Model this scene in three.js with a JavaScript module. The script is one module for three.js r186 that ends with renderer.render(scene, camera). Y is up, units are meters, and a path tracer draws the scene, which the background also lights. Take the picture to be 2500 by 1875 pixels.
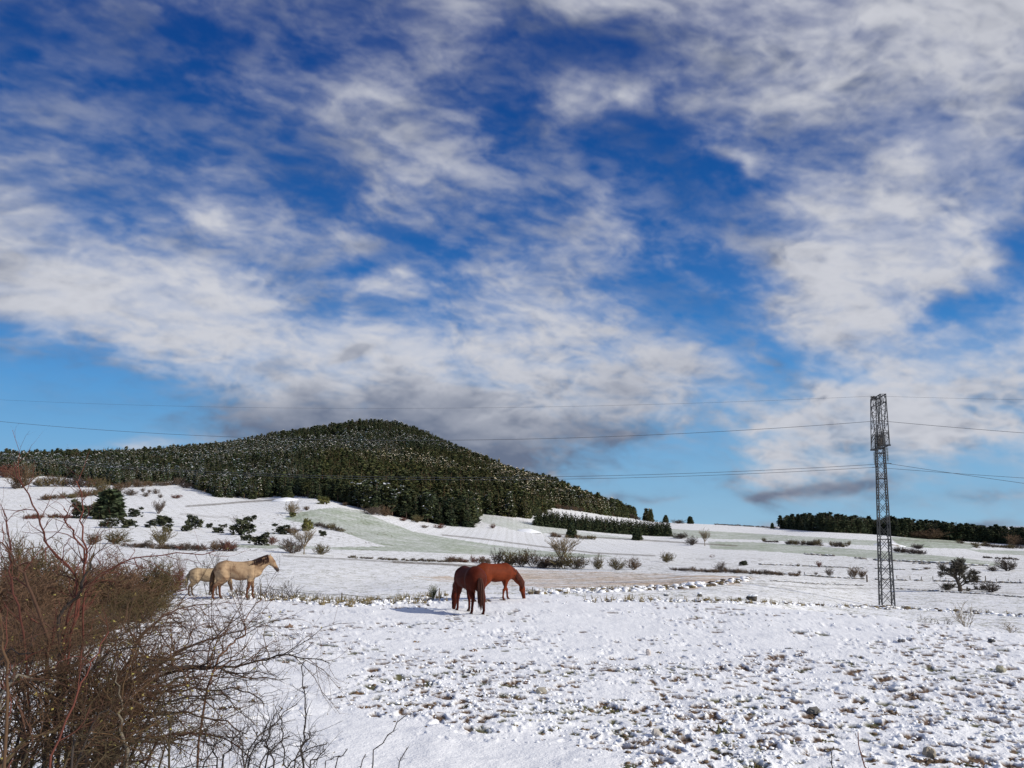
import * as THREE from 'three';
import { mergeGeometries } from 'three/addons/utils/BufferGeometryUtils.js';

// ---------------------------------------------------------------- camera, sky, sun, exposure
const EYE = 2.8;                        // eye above the pasture
const LEAN = 0.030;                     // the pylon leans a little to the right
const FOC = 2010, CU = 1250, CV = 937.5, HORIZON = 1285;   // focal length and centre measured on the 2500 x 1875 photograph
const PITCH = Math.atan((HORIZON - CV) / FOC);
const scene = new THREE.Scene();
const camera = new THREE.PerspectiveCamera(2 * Math.atan(CV / FOC) * 180 / Math.PI, 4 / 3, 0.1, 20000);
camera.position.set(0, EYE, 0);
camera.rotation.set(PITCH, 0, 0);
const renderer = new THREE.WebGLRenderer({ antialias: true });
renderer.toneMapping = THREE.LinearToneMapping;
renderer.toneMappingExposure = 1.0;
renderer.shadowMap.enabled = true;

const SUN_AZ = 112 * Math.PI / 180, SUN_EL = 28 * Math.PI / 180;
const toSun = new THREE.Vector3(Math.sin(SUN_AZ) * Math.cos(SUN_EL), Math.sin(SUN_EL), -Math.cos(SUN_AZ) * Math.cos(SUN_EL));
const sun = new THREE.DirectionalLight(new THREE.Color().setRGB(1, 0.94, 0.84), 4.4);
sun.name = 'sun';
sun.position.copy(toSun).multiplyScalar(400);
sun.castShadow = true;
sun.shadow.radius = 1.2;
sun.shadow.mapSize.set(4096, 4096);
Object.assign(sun.shadow.camera, { left: -300, right: 300, top: 300, bottom: -300, near: 1, far: 1500 });
scene.add(sun, sun.target);

// ---------------------------------------------------------------- numbers and noise
function rng(seed) {
  let a = seed >>> 0;
  return () => { a = (a + 0x6D2B79F5) | 0; let t = Math.imul(a ^ (a >>> 15), 1 | a); t = (t + Math.imul(t ^ (t >>> 7), 61 | t)) ^ t; return ((t ^ (t >>> 14)) >>> 0) / 4294967296; };
}
const NT = 512, NTAB = new Float32Array(NT * NT);
{ const r = rng(77); for (let i = 0; i < NT * NT; i++) NTAB[i] = r(); }
function vnoise(x, y) {
  const ix = Math.floor(x), iy = Math.floor(y), fx = x - ix, fy = y - iy;
  const u = fx * fx * (3 - 2 * fx), v = fy * fy * (3 - 2 * fy);
  const x0 = ix & 511, x1 = (ix + 1) & 511, y0 = (iy & 511) << 9, y1 = ((iy + 1) & 511) << 9;
  const a = NTAB[y0 + x0], b = NTAB[y0 + x1], c = NTAB[y1 + x0], d = NTAB[y1 + x1];
  return a + (b - a) * u + (c - a + (a - b - c + d) * u) * v;
}
function fbm(x, y, oct, gain = 0.5) {
  let s = 0, a = 1, n = 0;
  for (let i = 0; i < oct; i++) { s += a * vnoise(x + i * 37.7, y + i * 91.3); n += a; a *= gain; x = x * 2.03; y = y * 2.03; }
  return s / n;
}
const clamp = (x, a = 0, b = 1) => Math.min(b, Math.max(a, x));
const lerp = (a, b, t) => a + (b - a) * t;
const sstep = (a, b, x) => { const t = clamp((x - a) / (b - a)); return t * t * (3 - 2 * t); };
function pchip(xs, ys) {
  const n = xs.length, m = new Float64Array(n), del = [];
  for (let i = 0; i < n - 1; i++) del.push((ys[i + 1] - ys[i]) / (xs[i + 1] - xs[i]));
  m[0] = del[0]; m[n - 1] = del[n - 2];
  for (let i = 1; i < n - 1; i++) m[i] = del[i - 1] * del[i] <= 0 ? 0 : 2 / (1 / del[i - 1] + 1 / del[i]);
  return (x) => {
    if (x <= xs[0]) return ys[0];
    if (x >= xs[n - 1]) return ys[n - 1];
    let i = 0; while (x > xs[i + 1]) i++;
    const h = xs[i + 1] - xs[i], t = (x - xs[i]) / h, t2 = t * t, t3 = t2 * t;
    return (2 * t3 - 3 * t2 + 1) * ys[i] + (t3 - 2 * t2 + t) * h * m[i] + (-2 * t3 + 3 * t2) * ys[i + 1] + (t3 - t2) * h * m[i + 1];
  };
}
// ray of a photograph pixel, and the pixel of a place (used for surveying the layout only)
const SP = Math.sin(PITCH), CP = Math.cos(PITCH);
function ray(u, v) {
  const cx = (u - CU) / FOC, cy = -(v - CV) / FOC;
  const X = cx, Y = cy * CP + SP, Z = -CP + cy * SP, h = Math.hypot(X, Z);
  return { x: X / h, z: Z / h, t: Y / h };                       // unit horizontal direction and slope
}
function pixel(x, y, z) {
  const Y = y - EYE, yc = Y * CP + z * SP, zc = -Y * SP + z * CP;
  if (zc >= -1e-6) return [-9999, -9999];
  return [CU + FOC * x / -zc, CV - FOC * yc / -zc];
}

// ---------------------------------------------------------------- the sky: blue air with broken cloud, as seen from the field
{
  const W = 4096, H = 2048, data = new Float32Array(W * H * 4);
  // cloud cover (0 clear, 9 thick) and brightness (0 grey base, 9 sunlit white), surveyed every 125 pixels of the photograph
  const COVER = [
    [1, 3, 4, 4, 3, 3, 4, 3, 5, 6, 5, 7, 8, 8, 8, 8, 8, 9, 9, 9, 9],
    [0, 1, 2, 2, 1, 2, 2, 4, 5, 5, 2, 1.6, 1.6, 5, 6.5, 7, 8, 8, 9, 9, 9],
    [3, 3, 2.4, 1, 3, 4, 5, 6, 6, 4, 2, 6, 6, 5, 6, 6, 7, 7, 7, 8, 8],
    [6, 5, 3.4, 2.4, 3, 3, 3, 5, 6, 5, 2, 3, 1, 0.6, 4.5, 4, 4.5, 6, 8, 8, 6],
    [8, 6, 4, 4, 6, 5, 3, 5, 6, 4, 4, 4, 4, 0.8, 1, 5, 7, 8, 8, 6, 5],
    [9, 8, 7, 6, 5, 5, 6, 5, 3, 3, 5, 6, 6, 3, 4, 5, 9, 9, 9, 9, 3],
    [9, 9, 9, 9, 9, 8, 6, 5, 5, 6, 7, 7, 5, 1, 2, 6, 9, 9, 7, 3, 6],
    [1.4, 2.4, 5, 8, 9, 9, 9, 9, 9, 7.5, 8, 8, 8, 8, 6.5, 4, 7, 7.5, 6, 6, 8],
    [0.6, 1, 1.6, 3, 5.5, 9, 10, 10, 10, 10, 10, 10, 9.5, 8, 4.5, 6, 7, 9, 8, 5, 6],
    [0.4, 0.6, 1, 3, 4, 7, 9, 10, 10, 10, 9, 7, 4.5, 3.5, 3, 6, 5.5, 5, 5, 4, 6],
    [0.4, 0.6, 1, 1, 1, 2, 3, 4, 4, 3, 2, 1, 1, 1, 1.4, 2.4, 2.4, 2.4, 2, 2.4, 2.4],
    [1, 1, 1, 1, 1, 1, 1, 1, 1, 1, 1, 1, 1, 1, 1, 1, 1, 1, 1, 1, 1]];
  const SHADE = [
    [4, 4, 4, 4, 4, 4, 4, 5, 5, 5, 5, 6, 7, 7, 6, 7, 7, 7, 7, 7, 6],
    [4, 4, 4, 4, 4, 4, 4, 5, 5, 5, 5, 5, 5, 5, 5, 6, 7, 7, 6.5, 6.5, 6],
    [4, 4, 4, 4, 5, 5, 5, 5, 5, 5, 5, 6, 6, 5, 5, 6, 6, 6, 6, 7, 7],
    [5, 5, 5, 4, 4, 4, 4, 5, 6, 6, 5, 5, 5, 5, 8, 6, 6, 7, 8, 7, 6],
    [5, 5, 5, 5, 8, 6, 5, 6, 6, 6, 6, 6, 6, 5, 5, 6, 7, 8, 7, 6, 6],
    [7, 6, 6, 6, 6, 6, 6, 7, 6, 6, 6, 6, 6, 6, 6, 7, 8, 8, 8, 8, 6],
    [7, 9, 9, 9, 8, 7, 5, 6, 7, 6, 7, 7, 6, 5, 5, 7, 8, 8, 7, 6, 7],
    [5, 5, 6, 8, 9, 8, 5, 9, 6, 7, 7, 6, 4, 4, 4, 5, 7, 7, 7, 7, 7],
    [3, 2, 2, 2, 2, 2, 2, 2, 2.4, 3, 3.6, 4, 4, 5, 5, 7, 8, 8, 8, 7, 7],
    [4, 4, 6, 6, 4, 2, 1, 1, 1, 1, 1, 1, 2, 3, 4, 6, 6, 6, 6, 6, 6],
    [4, 4, 4, 4, 4, 4, 4, 4, 4, 4, 2, 2, 2, 2, 4, 3, 3, 4, 5, 5, 4],
    [4, 4, 4, 4, 4, 4, 4, 4, 4, 4, 4, 4, 4, 4, 4, 4, 4, 4, 4, 4, 4]];
  const cub = (p0, p1, p2, p3, t) => p1 + 0.5 * t * (p2 - p0 + t * (2 * p0 - 5 * p1 + 4 * p2 - p3 + t * (3 * (p1 - p2) + p3 - p0)));
  function grid(G, gu, gv) {
    gu = clamp(gu, 0, 19.999); gv = clamp(gv, 0, 10.999);
    const i = Math.floor(gu), j = Math.floor(gv), a = gu - i, b = gv - j, row = (r) => { const R = G[clamp(r, 0, 11)]; return cub(R[Math.max(i - 1, 0)], R[i], R[i + 1], R[Math.min(i + 2, 20)], a); };
    return cub(row(j - 1), row(j), row(j + 1), row(j + 2), b);
  }
  // single clouds too small for the survey grid: u, v, half width, half height, lean, cover, brightness
  const SMALL = [
    [1400, 118, 170, 24, 0.05, -0.45, 0], [1700, 445, 105, 50, 0.3, -0.4, 0], [930, 622, 130, 18, -0.25, -0.4, 0], [2400, 748, 110, 38, -0.1, -0.6, 0], [2180, 925, 170, 16, 0.05, -0.45, 0], [1700, 745, 120, 46, 0.5, -0.35, 0], [420, 235, 160, 60, 0.2, -0.25, 0], [60, 60, 80, 70, 0, -0.2, 0], [1480, 370, 120, 40, 0.2, -0.2, 0], [780, 370, 60, 30, 0.3, -0.2, 0],
    [860, 850, 130, 34, 0.12, 0.25, 9], [1020, 865, 80, 36, 0.3, 0.25, 9], [1210, 862, 60, 30, 0, 0.25, 9], [430, 700, 190, 60, 0.25, 0.2, 9], [150, 690, 160, 60, 0.1, 0.2, 9], [870, 872, 60, 22, -0.3, 0, 2.5], [660, 880, 60, 26, 0, 0, 3.5], [30, 655, 50, 50, 0, 0, 4],
    [1785, 402, 58, 30, 0.3, 0.42, 7], [1805, 450, 20, 22, 0, 0.35, 7], [510, 535, 55, 24, 0.25, 0.32, 8], [985, 675, 95, 26, -0.05, 0.45, 9],
    [2040, 1195, 165, 24, -0.16, 0.55, 1.6], [1880, 1213, 60, 12, -0.1, 0.5, 1.4], [1495, 1216, 46, 14, 0, 0.55, 2], [1575, 1221, 30, 11, 0, 0.5, 2], [1640, 1216, 28, 7, -0.1, 0.45, 2],
    [2010, 1145, 190, 26, -0.14, 0.4, 7], [2350, 1215, 190, 22, -0.05, 0.35, 5], [330, 1078, 80, 18, -0.1, 0.4, 8], [250, 1092, 110, 14, 0, 0.3, 6], [1390, 1190, 60, 22, 0.45, 0.4, 7],
    [2420, 1282, 90, 14, 0, 0.5, 2.4], [1890, 1278, 70, 12, 0, 0.4, 3.4], [2060, 795, 120, 24, -0.25, 0.4, 8], [2410, 770, 120, 40, -0.4, 0.5, 7],
    [2200, 965, 230, 60, -0.08, 0.55, 8], [2120, 1010, 160, 60, -0.25, 0.5, 7.5], [2250, 1060, 210, 36, -0.12, 0.45, 7.5], [2000, 1085, 70, 10, -0.2, 0.4, 8], [1960, 1005, 60, 14, -0.3, 0.45, 8]];
  const BLUE = [[0, .29, .50, .68], [4, .20, .43, .68], [9, .10, .32, .65], [15, .032, .175, .49], [22, .012, .098, .35], [35, .005, .050, .235], [90, .004, .04, .19]];
  const bands = [0, 1, 2].map((c) => pchip(BLUE.map((b) => b[0]), BLUE.map((b) => b[c + 1])));
  const out = [0, 0, 0], soft = (x) => (x < 0.55 ? Math.max(x, 0) : 0.55 + 0.45 * (1 - Math.exp(-(x - 0.55) / 0.45)));
  function look(el, round) {             // radiance of one direction above the horizon
    const y = Math.sin(el), deg = el * 180 / Math.PI, x = Math.cos(round) * Math.cos(el), z = Math.sin(round) * Math.cos(el);
    const clear = [bands[0](Math.max(deg, 0)), bands[1](Math.max(deg, 0)), bands[2](Math.max(deg, 0))];
    // cloud layer seen in perspective
    const k = 1 / (Math.max(y, 0) + 0.42), px = x * k * 5.2, pz = z * k * 5.2 + y * 3;
    const yc = y * CP + z * SP, zc = -y * SP + z * CP;
    const w1 = fbm(px * 1.3 + 11, pz * 1.3 + 5, 4) - 0.5, w2 = fbm(px * 1.3 + 71, pz * 1.3 + 45, 4) - 0.5;
    const big = fbm(px * 0.55 + 3, pz * 0.55 + 9, 3);
    const q1 = px * 0.84 - pz * 0.54, q2 = px * 0.54 + pz * 0.84;             // the wind draws the cloud out along one bearing
    const mid = fbm(q1 * 1.5 + w1 * 1.9, q2 * 2.6 + w2 * 1.9, 6, 0.56);
    const fine = fbm(q1 * 5.5 + w2 * 2.4, q2 * 8 + w1 * 2.4, 6, 0.6);
    const puff = 1 - Math.abs(2 * fbm(px * 3.4 + w1 * 2.2, pz * 3.4 + w2 * 2.2, 5, 0.58) - 1);
    const tone = fbm(px * 2.3 + 40 + w2, pz * 2.3 + 17 - w1, 5, 0.55);
    let cover = 0.5 + (big - 0.5) * 2.2, shade = 0.6 + (big - 0.5) * 0.7, relief = 0;
    cover *= sstep(-2, 11, deg) * 0.85 + 0.15;
    if (zc < -0.3) {
      let u = CU + FOC * x / -zc, v = CV - FOC * yc / -zc;
      u += w1 * 120; v += w2 * 80 * sstep(0, 9, deg) + w2 * 14;
      const inside = sstep(500, 0, Math.max(-u, u - 2500, 0)) * sstep(500, 0, Math.max(-v, 0));
      if (inside > 0) {
        const here = grid(COVER, u / 125, v / 125) / 9; relief = (here - grid(COVER, (u + 55) / 125, (v - 60) / 125) / 9) * inside;
        cover = lerp(cover, here, inside);
        shade = lerp(shade, grid(SHADE, u / 125, v / 125) / 9, inside);
        for (const [cu, cv, a, b, lean, amount, s] of SMALL) {
          const du = u - cu, dv = v - cv - du * lean, q = (du * du) / (a * a) + (dv * dv) / (b * b);
          if (q < 4) { const f = Math.exp(-q * 0.9) * inside; cover += f * amount; if (amount >= 0) shade = lerp(shade, s / 9, Math.min(1, f * 1.4)); }
        }
      }
    }
    const edge = clamp(1.12 - Math.abs(cover - 0.5) * 1.0, 0.5, 1);
    let a = cover * 0.98 + ((mid - 0.5) * 0.72 + (fine - 0.5) * 0.38 + (puff - 0.62) * 0.35 * sstep(0.45, 0.9, cover)) * edge;
    a = Math.pow(sstep(-0.1, 1.22, a), 1.7) * lerp(1.05, 0.82 + 0.26 * sstep(0.3, 0.7, mid * 0.6 + fine * 0.4), sstep(0.3, 0.65, shade));
    a = Math.min(a, 0.97);
    const veil = 0.21 * sstep(0.34, 0.72, mid * 0.5 + fine * 0.5) * sstep(5, 14, deg);
    a = a + (1 - a) * veil;
    const s = soft(shade * 0.84 + relief * 0.9 + (tone - 0.5) * lerp(1.0, 0.6, sstep(0.6, 1, cover)) + (puff - 0.62) * 0.85 * sstep(0.4, 0.85, cover) * sstep(0.1, 0.75, shade) + (fine - 0.5) * 0.15);
    out[0] = lerp(clear[0], lerp(.14, .66, s), a); out[1] = lerp(clear[1], lerp(.17, .67, s), a); out[2] = lerp(clear[2], lerp(.25, .72, s), a);
    return out;
  }
  // every fourth direction first; the part of the sky near the view is then worked out in full, the rest is filled in between
  const w = W / 4, h = H / 4, rough = new Float32Array(w * h * 3);
  for (let r = h / 2 - 1; r < h; r++) for (let c = 0; c < w; c++) rough.set(look(((r + 0.5) / h - 0.5) * Math.PI, ((c + 0.5) / w - 0.5) * 2 * Math.PI), (r * w + c) * 3);
  for (let row = 0; row < H; row++) {
    const el = ((row + 0.5) / H - 0.5) * Math.PI, y = Math.sin(el), deg = el * 180 / Math.PI;
    for (let col = 0; col < W; col++) {
      const o = (row * W + col) * 4; data[o + 3] = 1;
      if (deg < -0.3) { data[o] = 0.35; data[o + 1] = 0.4; data[o + 2] = 0.48; continue; }
      const round = ((col + 0.5) / W - 0.5) * 2 * Math.PI, x = Math.cos(round) * Math.cos(el), z = Math.sin(round) * Math.cos(el), yc = y * CP + z * SP, zc = -y * SP + z * CP;
      if (zc < -0.3 && Math.abs(x / zc) < 0.85 && yc / -zc < 0.7) { look(el, round); data[o] = out[0]; data[o + 1] = out[1]; data[o + 2] = out[2]; continue; }
      const fr = clamp((row - 1.5) / 4, h / 2 - 1, h - 1.001), fc = ((col - 1.5) / 4 + w) % w, r0 = Math.floor(fr), c0 = Math.floor(fc), p = fr - r0, q = fc - c0, c1 = (c0 + 1) % w;
      for (let k = 0; k < 3; k++) data[o + k] = lerp(lerp(rough[(r0 * w + c0) * 3 + k], rough[(r0 * w + c1) * 3 + k], q), lerp(rough[((r0 + 1) * w + c0) * 3 + k], rough[((r0 + 1) * w + c1) * 3 + k], q), p);
    }
  }
  const sky = new THREE.DataTexture(data, W, H, THREE.RGBAFormat, THREE.FloatType);
  sky.mapping = THREE.EquirectangularReflectionMapping;
  sky.magFilter = THREE.LinearFilter; sky.minFilter = THREE.LinearFilter;
  sky.needsUpdate = true;
  scene.background = sky; scene.environment = sky;
}
// ---------------------------------------------------------------- helpers
const taken = new Map();
function numbered(name) {
  const n = taken.get(name) ?? 0; taken.set(name, n + 1);
  return n ? name + '_' + String(n).padStart(3, '0') : name;
}
function tag(o, label, category, group, kind) {
  if (label) o.userData.label = label;
  if (category) o.userData.category = category;
  if (group) o.userData.group = group;
  if (kind) o.userData.kind = kind;
  return o;
}
function part(name, geometry, material, parent) {
  const m = new THREE.Mesh(geometry, material);
  m.name = name; m.castShadow = true; m.receiveShadow = true; parent.add(m);
  return m;
}
function thing(name, label, category, group) {
  const g = new THREE.Group(); g.name = numbered(name); scene.add(g);
  return tag(g, label, category, group);
}
function single(name, geometry, material, label, category, group) {
  const m = part(numbered(name), geometry, material, scene);
  return tag(m, label, category, group);
}
const V = (x, y, z) => new THREE.Vector3(x, y, z);
class MB {                               // collects triangles with vertex colours
  constructor() { this.p = []; this.c = []; this.i = []; }
  vert(x, y, z, c) { this.p.push(x, y, z); this.c.push(c[0], c[1], c[2]); return this.p.length / 3 - 1; }
  tri(a, b, c, col) { const i = this.p.length / 3; this.p.push(a[0], a[1], a[2], b[0], b[1], b[2], c[0], c[1], c[2]); for (let k = 0; k < 3; k++) this.c.push(col[0], col[1], col[2]); this.i.push(i, i + 1, i + 2); }
  tube(pts, rad, sides, col, cap = true) {
    const n = pts.length; let prev = null, first = 0;
    for (let k = 0; k < n; k++) {
      const a = pts[Math.max(k - 1, 0)], b = pts[Math.min(k + 1, n - 1)];
      let dx = b[0] - a[0], dy = b[1] - a[1], dz = b[2] - a[2]; const l = Math.hypot(dx, dy, dz) || 1; dx /= l; dy /= l; dz /= l;
      let ux, uy, uz;
      if (prev) { const d = prev[0] * dx + prev[1] * dy + prev[2] * dz; ux = prev[0] - d * dx; uy = prev[1] - d * dy; uz = prev[2] - d * dz; }
      else if (Math.abs(dy) < 0.9) { ux = dz; uy = 0; uz = -dx; } else { ux = 0; uy = -dz; uz = dy; }
      const ul = Math.hypot(ux, uy, uz) || 1; ux /= ul; uy /= ul; uz /= ul; prev = [ux, uy, uz];
      const wx = dy * uz - dz * uy, wy = dz * ux - dx * uz, wz = dx * uy - dy * ux, r = rad[k];
      const base = this.p.length / 3; if (k === 0) first = base;
      for (let s = 0; s < sides; s++) { const t = s / sides * 6.2832, c = Math.cos(t) * r, q = Math.sin(t) * r; this.vert(pts[k][0] + ux * c + wx * q, pts[k][1] + uy * c + wy * q, pts[k][2] + uz * c + wz * q, col); }
      if (k) for (let s = 0; s < sides; s++) { const s2 = (s + 1) % sides, p0 = base - sides; this.i.push(p0 + s, p0 + s2, base + s, base + s, p0 + s2, base + s2); }
    }
    if (cap) { const last = this.p.length / 3 - sides; for (let s = 1; s < sides - 1; s++) { this.i.push(first, first + s + 1, first + s); this.i.push(last, last + s, last + s + 1); } }
  }
  lump(x, y, z, rx, ry, rz, col, r, rough = 0.25) {              // a rough faceted lump
    const g = LUMPS[Math.floor(r() * LUMPS.length)], b = this.p.length / 3, t = r() * 6.28, c = Math.cos(t), s = Math.sin(t);
    for (let k = 0; k < g.p.length; k += 3) { const q = 1 + (r() - 0.5) * rough, X = g.p[k] * q, Y = g.p[k + 1] * q, Z = g.p[k + 2] * q; this.vert(x + (X * c - Z * s) * rx, y + Y * ry, z + (X * s + Z * c) * rz, col); }
    for (const k of g.i) this.i.push(b + k);
  }
  geo() {
    const g = new THREE.BufferGeometry();
    g.setAttribute('position', new THREE.Float32BufferAttribute(this.p, 3));
    g.setAttribute('color', new THREE.Float32BufferAttribute(this.c, 3));
    g.setIndex(this.p.length / 3 > 65535 ? new THREE.Uint32BufferAttribute(this.i, 1) : new THREE.Uint16BufferAttribute(this.i, 1));
    g.computeVertexNormals();
    return g;
  }
}
function weld(g) {                       // icosahedron welded by position
  const p = g.attributes.position, key = new Map(), P = [], I = [];
  for (let k = 0; k < p.count; k++) { const s = [p.getX(k), p.getY(k), p.getZ(k)].map((v) => v.toFixed(4)).join(); if (!key.has(s)) { key.set(s, P.length / 3); P.push(p.getX(k), p.getY(k), p.getZ(k)); } I.push(key.get(s)); }
  return { p: P, i: I };
}
const LUMPS = [new THREE.IcosahedronGeometry(1, 0), new THREE.OctahedronGeometry(1, 1), new THREE.DodecahedronGeometry(1, 0)].map(weld);
function std(rgb, rough = 0.95, opt = {}) {
  return new THREE.MeshStandardMaterial({ color: new THREE.Color().setRGB(...rgb), roughness: rough, vertexColors: true, side: THREE.DoubleSide, ...opt });
}
// ---------------------------------------------------------------- the land: height above the eye by bearing and distance
// columns of [photograph column, crest distance of the pasture, [distance, photograph row] ...]
const COLS = [
  [-700, 42, [62, 1420], [100, 1375], [140, 1345], [180, 1322], [260, 1270], [350, 1235], [450, 1210], [560, 1185], [650, 1160], [760, 1140], [900, 1124], [1200, 1146], [2000, 1210]],
  [0, 42, [62, 1420], [100, 1375], [140, 1345], [180, 1322], [260, 1270], [350, 1235], [450, 1210], [560, 1185], [650, 1160], [760, 1140], [900, 1124], [1200, 1146], [2000, 1210]],
  [300, 40, [62, 1425], [100, 1380], [140, 1347], [170, 1328], [220, 1295], [300, 1262], [360, 1235], [430, 1215], [500, 1200], [570, 1185], [700, 1150], [850, 1130], [980, 1118], [1300, 1140], [2000, 1210]],
  [450, 38, [58, 1430], [95, 1388], [140, 1349], [170, 1333], [220, 1305], [300, 1268], [360, 1240], [430, 1221], [520, 1198], [640, 1168], [850, 1126], [1060, 1105], [1400, 1136], [2000, 1210]],
  [600, 36, [55, 1436], [92, 1395], [140, 1353], [170, 1338], [220, 1312], [290, 1280], [360, 1247], [420, 1230], [480, 1217], [600, 1180], [800, 1125], [1000, 1096], [1150, 1084], [1500, 1120], [2200, 1210]],
  [750, 33, [50, 1446], [90, 1402], [145, 1357], [170, 1344], [230, 1313], [300, 1278], [360, 1247], [420, 1226], [550, 1185], [750, 1130], [1000, 1086], [1200, 1067], [1600, 1118], [2200, 1210]],
  [900, 32, [46, 1454], [90, 1412], [150, 1364], [180, 1347], [240, 1320], [310, 1290], [370, 1263], [420, 1247], [550, 1195], [750, 1135], [1000, 1078], [1250, 1048], [1600, 1105], [2200, 1210]],
  [1000, 33.5, [46, 1450], [90, 1415], [150, 1371], [190, 1350], [250, 1327], [320, 1301], [380, 1280], [430, 1263], [560, 1205], [800, 1132], [1000, 1090], [1200, 1064], [1600, 1115], [2200, 1210]],
  [1100, 34.5, [46, 1449], [90, 1420], [150, 1379], [200, 1354], [260, 1332], [330, 1311], [400, 1289], [450, 1270], [560, 1228], [800, 1152], [1000, 1115], [1150, 1101], [1600, 1160], [2200, 1220]],
  [1200, 35, [46, 1449], [90, 1425], [150, 1388], [210, 1360], [270, 1339], [340, 1316], [400, 1296], [460, 1270], [520, 1254], [700, 1198], [900, 1158], [1100, 1145], [1600, 1195], [2200, 1230]],
  [1350, 35, [46, 1446], [90, 1424], [150, 1391], [220, 1362], [300, 1339], [370, 1320], [440, 1299], [480, 1286], [540, 1270], [640, 1248], [760, 1221], [900, 1206], [1000, 1200], [1500, 1235], [2200, 1250]],
  [1500, 33, [46, 1446], [85, 1424], [140, 1394], [220, 1364], [300, 1344], [380, 1327], [450, 1310], [500, 1301], [580, 1287], [700, 1268], [850, 1258], [1000, 1254], [1500, 1272], [2200, 1279]],
  [1600, 32, [46, 1452], [70, 1439], [85, 1423], [140, 1395], [220, 1366], [300, 1346], [380, 1331], [460, 1316], [520, 1306], [620, 1293], [760, 1281], [900, 1275.5], [1050, 1274], [1500, 1280], [2200, 1283]],
  [1700, 31.5, [46, 1456], [68, 1438], [78, 1423], [130, 1398], [220, 1371], [300, 1350], [400, 1328], [500, 1311], [600, 1298], [760, 1285], [900, 1279.5], [1100, 1279], [1500, 1283], [2200, 1284]],
  [1850, 30.8, [50, 1463], [75, 1440], [100, 1417], [140, 1400], [220, 1374], [300, 1352], [400, 1332], [500, 1316], [600, 1305], [800, 1291], [1000, 1285.5], [1300, 1286], [2200, 1287]],
  [2000, 29.6, [60, 1476], [90, 1450], [130, 1419], [180, 1396], [250, 1371], [350, 1347], [450, 1327], [550, 1311], [620, 1301], [700, 1297], [1000, 1293], [1500, 1290], [2200, 1288]],
  [2150, 28.8, [60, 1492], [85, 1480], [110, 1455], [150, 1421], [200, 1394], [260, 1372], [350, 1351], [450, 1332], [560, 1317], [640, 1308], [700, 1306], [1000, 1300], [1500, 1292], [2200, 1288]],
  [2300, 27, [60, 1500], [85, 1478], [110, 1456], [150, 1426], [200, 1398], [260, 1376], [350, 1356], [450, 1341], [560, 1328], [640, 1321], [700, 1317], [1000, 1303], [1500, 1293], [2200, 1288]],
  [2500, 25.8, [60, 1504], [85, 1479], [110, 1456], [150, 1429], [200, 1406], [260, 1386], [350, 1366], [450, 1353], [560, 1341], [640, 1334], [700, 1329], [1000, 1306], [1500, 1294], [2200, 1288]],
  [3200, 25.8, [60, 1504], [85, 1479], [110, 1456], [150, 1429], [200, 1406], [260, 1386], [350, 1366], [450, 1353], [560, 1341], [640, 1334], [700, 1329], [1000, 1306], [1500, 1294], [2200, 1288]]];
const LD0 = Math.log(0.5), LD1 = Math.log(13000), ND = 900, NA = 360, AZ = 75 * Math.PI / 180;
const HT = new Float32Array((NA + 1) * (ND + 1));
{
  const az = [], prof = [];
  for (const [u, crest, ...pts] of COLS) {
    const r0 = ray(u, 1350); az.push(Math.atan2(r0.x, -r0.z));
    const P = [[0.5, -1.62], [3, -1.68], [6, -2.2], [9, -2.62], [13, -2.69], [crest * 0.8, -2.71], [crest, -2.76], [crest + 2, -3.15], [crest + 5, -3.75]];
    if (u > 1900) P[P.length - 1] = [crest + 5, -4.3];
    for (const [d, v] of pts) P.push([d, d * ray(u, v).t]);
    P.push([5000, -8], [13000, -10]);
    prof.push(pchip(P.map((p) => Math.log(p[0])), P.map((p) => p[1])));
  }
  for (let j = 0; j <= ND; j++) {
    const ld = lerp(LD0, LD1, j / ND), f = pchip(az, prof.map((p) => p(ld)));
    for (let i = 0; i <= NA; i++) HT[i * (ND + 1) + j] = f(lerp(-AZ, AZ, i / NA));
  }
}
const FLAT = pchip([0.5, 3, 9, 40, 200, 1000, 13000].map(Math.log), [-1.62, -1.68, -2.7, -3, -5, -6, -10]);
function height(x, z) {                  // world height of the smooth land
  const d = Math.max(Math.hypot(x, z), 0.5), az = Math.atan2(x, -z), ld = Math.log(d);
  const fj = clamp((ld - LD0) / (LD1 - LD0), 0, 0.99999) * ND, fi = clamp((az + AZ) / (2 * AZ), 0, 0.99999) * NA;
  const j = Math.floor(fj), i = Math.floor(fi), a = fi - i, b = fj - j, o = i * (ND + 1) + j, o2 = o + ND + 1;
  let h = lerp(lerp(HT[o], HT[o + 1], b), lerp(HT[o2], HT[o2 + 1], b), a);
  const away = sstep(0.9, 1.4, Math.abs(az));
  if (away > 0) h = lerp(h, FLAT(ld), away);
  if (d > 44) h += (fbm(x * 0.03 + 50, z * 0.03 + 50, 3) - 0.5) * Math.min(1, (d - 44) / 60) * 0.9;
  return EYE + h;
}
function groundAt(u, v, from = 8) {      // where the line of sight through a photograph pixel meets the land
  const r = ray(u, v); let last = from;
  for (let d = from; d < 4000; d *= 1.004) {
    if (height(r.x * d, r.z * d) >= EYE + r.t * d) {
      let a = last, b = d;
      for (let k = 0; k < 20; k++) { const m = (a + b) / 2; if (height(r.x * m, r.z * m) >= EYE + r.t * m) b = m; else a = m; }
      return { x: r.x * b, z: r.z * b, y: height(r.x * b, r.z * b), d: b, m: b * Math.hypot(1, r.t) / FOC };
    }
    last = d;
  }
  const d = 900; return { x: r.x * d, z: r.z * d, y: height(r.x * d, r.z * d), d, m: d / FOC };
}
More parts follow.
